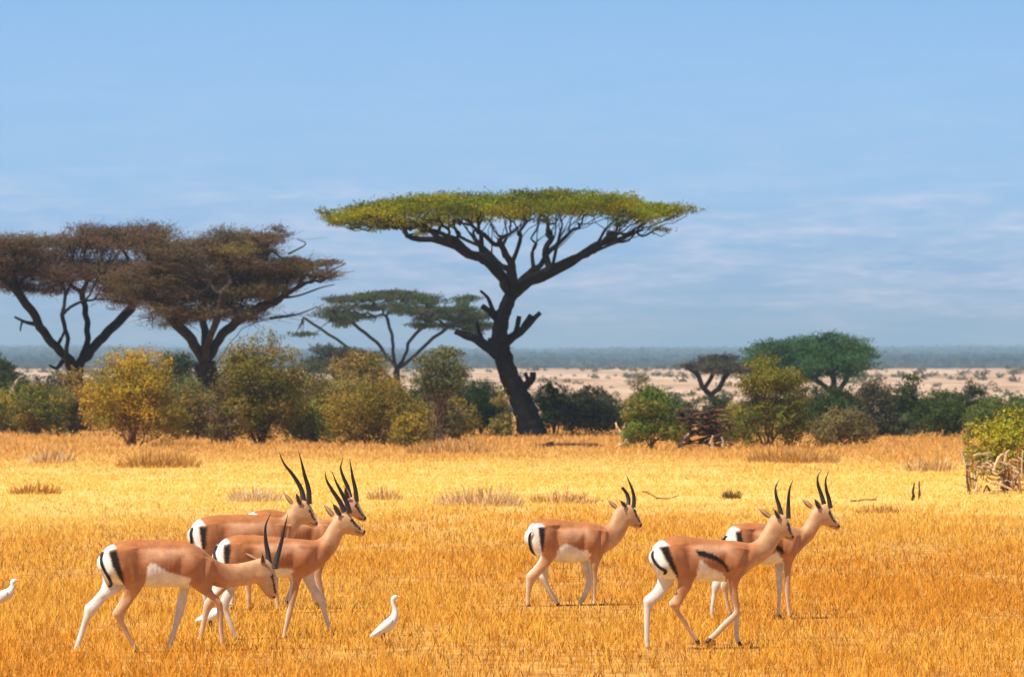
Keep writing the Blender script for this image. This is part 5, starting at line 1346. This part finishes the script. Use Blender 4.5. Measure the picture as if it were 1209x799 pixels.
STR = [(0.8, 0.52, 0.22), (0.6, 0.36, 0.14), (0.86, 0.62, 0.33), (0.45, 0.24, 0.09)]
GYT = [(0.8, 0.6, 0.38), (0.88, 0.7, 0.46), (0.55, 0.36, 0.2)]
ORT = [(0.55, 0.28, 0.07), (0.42, 0.2, 0.05), (0.66, 0.38, 0.1)]
tussock('low tussock at the left edge on the bright yellow grass', 6, 76, 562, 583, ORT, 1)
tussock('grey white tussock below the leftmost bushes', 30, 92, 520, 546, STR + GYT, 2)
tussock('brown tussock strip below and right of the golden yellow bush', 130, 245, 524, 552, ORT + STR[3:], 3, 1.2)
tussock('whitish tussock left of the tallest gazelle horns', 262, 338, 566, 591, GYT, 4)
tussock('twiggy grey tussock in the centre behind the grass', 508, 625, 566, 597, STR + GYT, 5, 1.3)
tussock('straw tussock right of the left group horns', 430, 480, 568, 590, STR, 6, .8)
tussock('straw coloured tussock strip left of the lone centre gazelle horns', 618, 712, 572, 594, STR, 7, .9)
tussock('small dark plant left of the rear right gazelle head', 852, 876, 568, 588, [(0.16, 0.12, 0.04), (0.24, 0.16, 0.06)], 8, 1.2)
tussock('grey tussock left of the dead branches at the right edge', 1064, 1130, 528, 556, GYT + ORT, 9, .8)
tussock('brown tussock under the tall rounded olive bush', 872, 1000, 520, 545, ORT + GYT[2:], 10, 1.2)
tussock('orange tussock below the slender grey green tree', 470, 600, 512, 535, ORT + STR, 11, 1.2)
tussock('low tussock behind the front right gazelle back', 1000, 1075, 590, 606, ORT, 12, .6)

# ---------------------------------------------------------------- the grass itself
rg = np.random.default_rng(99)
bands = [(40, 62, 400, .0068), (62, 90, 210, .0088), (90, 130, 95, .013), (130, 200, 48, .018), (200, 250, 16, .03)]
VV = []; QQ = []; TT = []; CC = []; off = 0
for ya, yb, dens, wd in bands:
    half = lambda y: 0.12 * y + 3.0
    area = (half(ya) + half(yb)) * (yb - ya)
    n = int(area * dens)
    y = ya + (yb - ya) * rg.random(n); x = (rg.random(n) * 2 - 1) * half(yb)
    k = np.abs(x) < half(y); x = x[k]; y = y[k]
    # tufts: blades pulled towards scattered centres
    cs = 0.16 if ya < 90 else 0.3
    ra, rb = x + 0.31 * y, y - 0.27 * x
    ia, ib = np.floor(ra / cs), np.floor(rb / cs)
    hA = np.modf(np.abs(np.sin(ia * 12.9898 + ib * 78.233) * 43758.5453))[0]; hB = np.modf(np.abs(np.sin(ia * 39.346 + ib * 11.135) * 24634.6345))[0]
    ca_, cb_ = (ia + hA) * cs, (ib + hB) * cs
    cxn = (ca_ - 0.31 * cb_) / (1 + .31 * .27); cyn = (cb_ + 0.27 * ca_) / (1 + .31 * .27)
    tone = np.modf(hA * 17.3 + hB * 5.1)[0]
    pull = rg.uniform(0.0, 0.8, len(x)) * (tone > .25); x = x + (cxn - x) * pull; y = y + (cyn - y) * pull
    nf = fbm(x / 0.9, y / 2.2, 3, 11); nb_ = fbm(x / 4.5, y / 11, 3, 12)
    keep = rg.random(len(x)) < np.clip(0.35 + 2.2 * (nf - .28), .25, 1)
    x, y, nf, nb_, tone = x[keep], y[keep], nf[keep], nb_[keep], tone[keep]
    n = len(x)
    wob = (fbm(x / 6, y / 18, 2, 15) - .5) * 34
    pale = sstep(70, 104, y + wob * .8) * (1 - sstep(125, 170, y + wob * 1.2))        # a strip of shorter, paler grass
    farr = sstep(128, 165, y + wob)
    hh = (0.042 + 0.068 * rg.random(n) ** 1.5) * (0.7 + 0.75 * nf) * (1 - 0.35 * pale) * (1 + .5 * farr * (nb_ > .5))
    hh *= 0.75 + .55 * tone
    hh *= np.where(rg.random(n) < .02, 1.6, 1)
    B = np.stack([x, y, ground_z(x, y) - .004], 1)
    a = rg.uniform(0, 2 * np.pi, n); lean = rg.uniform(.15, 1.0, n)
    tuft_dir = np.stack([x - cxn, y - cyn], 1) if False else 0
    T = B + np.stack([np.cos(a) * lean * hh, np.sin(a) * lean * hh, hh], 1)
    Md = B * .5 + T * .5 + np.stack([-np.cos(a) * hh * .12, -np.sin(a) * hh * .12, hh * .14], 1)
    fa = rg.uniform(-.7, .7, n); sx = np.stack([np.cos(fa), np.sin(fa), np.zeros(n)], 1) * (wd * rg.uniform(.5, 1.3, n))[:, None]
    V = np.stack([B - sx * .5, B + sx * .5, Md + sx * .42, Md - sx * .42, T], 1).reshape(-1, 3)
    i_ = np.arange(n)[:, None] * 5 + off
    QQ.append(i_ + np.array([[0, 1, 2, 3]])); TT.append(i_ + np.array([[3, 2, 4]]))
    g0 = np.array((0.90, 0.42, 0.045)); g1 = np.array((0.78, 0.35, 0.035)); g2 = np.array((0.94, 0.66, 0.17)); g3 = np.array((0.28, 0.10, 0.015)); g4 = np.array((0.92, 0.55, 0.10))
    r_ = rg.random(n)[:, None]
    c = g0 * (1 - r_) + g4 * r_
    m = np.clip((nb_ - .42) * 4.5, 0, 1)[:, None] * .85
    c = c * (1 - m) + g1 * m
    c = c * (1 - pale[:, None] * .9) + g2 * pale[:, None] * .9
    c = c * (1 - farr[:, None] * .8) + np.array((0.86, 0.50, 0.17)) * farr[:, None] * .8
    dk = (rg.random(n) < 0.07 + 0.40 * np.clip((.45 - nf) * 4, 0, 1))[:, None] * (1 - .75 * pale[:, None])
    c = c * (1 - dk * .8) + g3 * dk * .8
    c = c * rg.uniform(.8, 1.15, (n, 1))
    c = c * (0.72 + .42 * tone[:, None])
    c5 = np.repeat(c, 5, 0)
    VV.append(V); CC.append(np.clip(c5, .01, .9)); off += len(V)
tag(link('grass', new_mesh('grass', np.vstack(VV), [np.vstack(QQ), np.vstack(TT)], np.vstack(CC)), M['grass']), kind='stuff')
print('grass blades', off // 5)
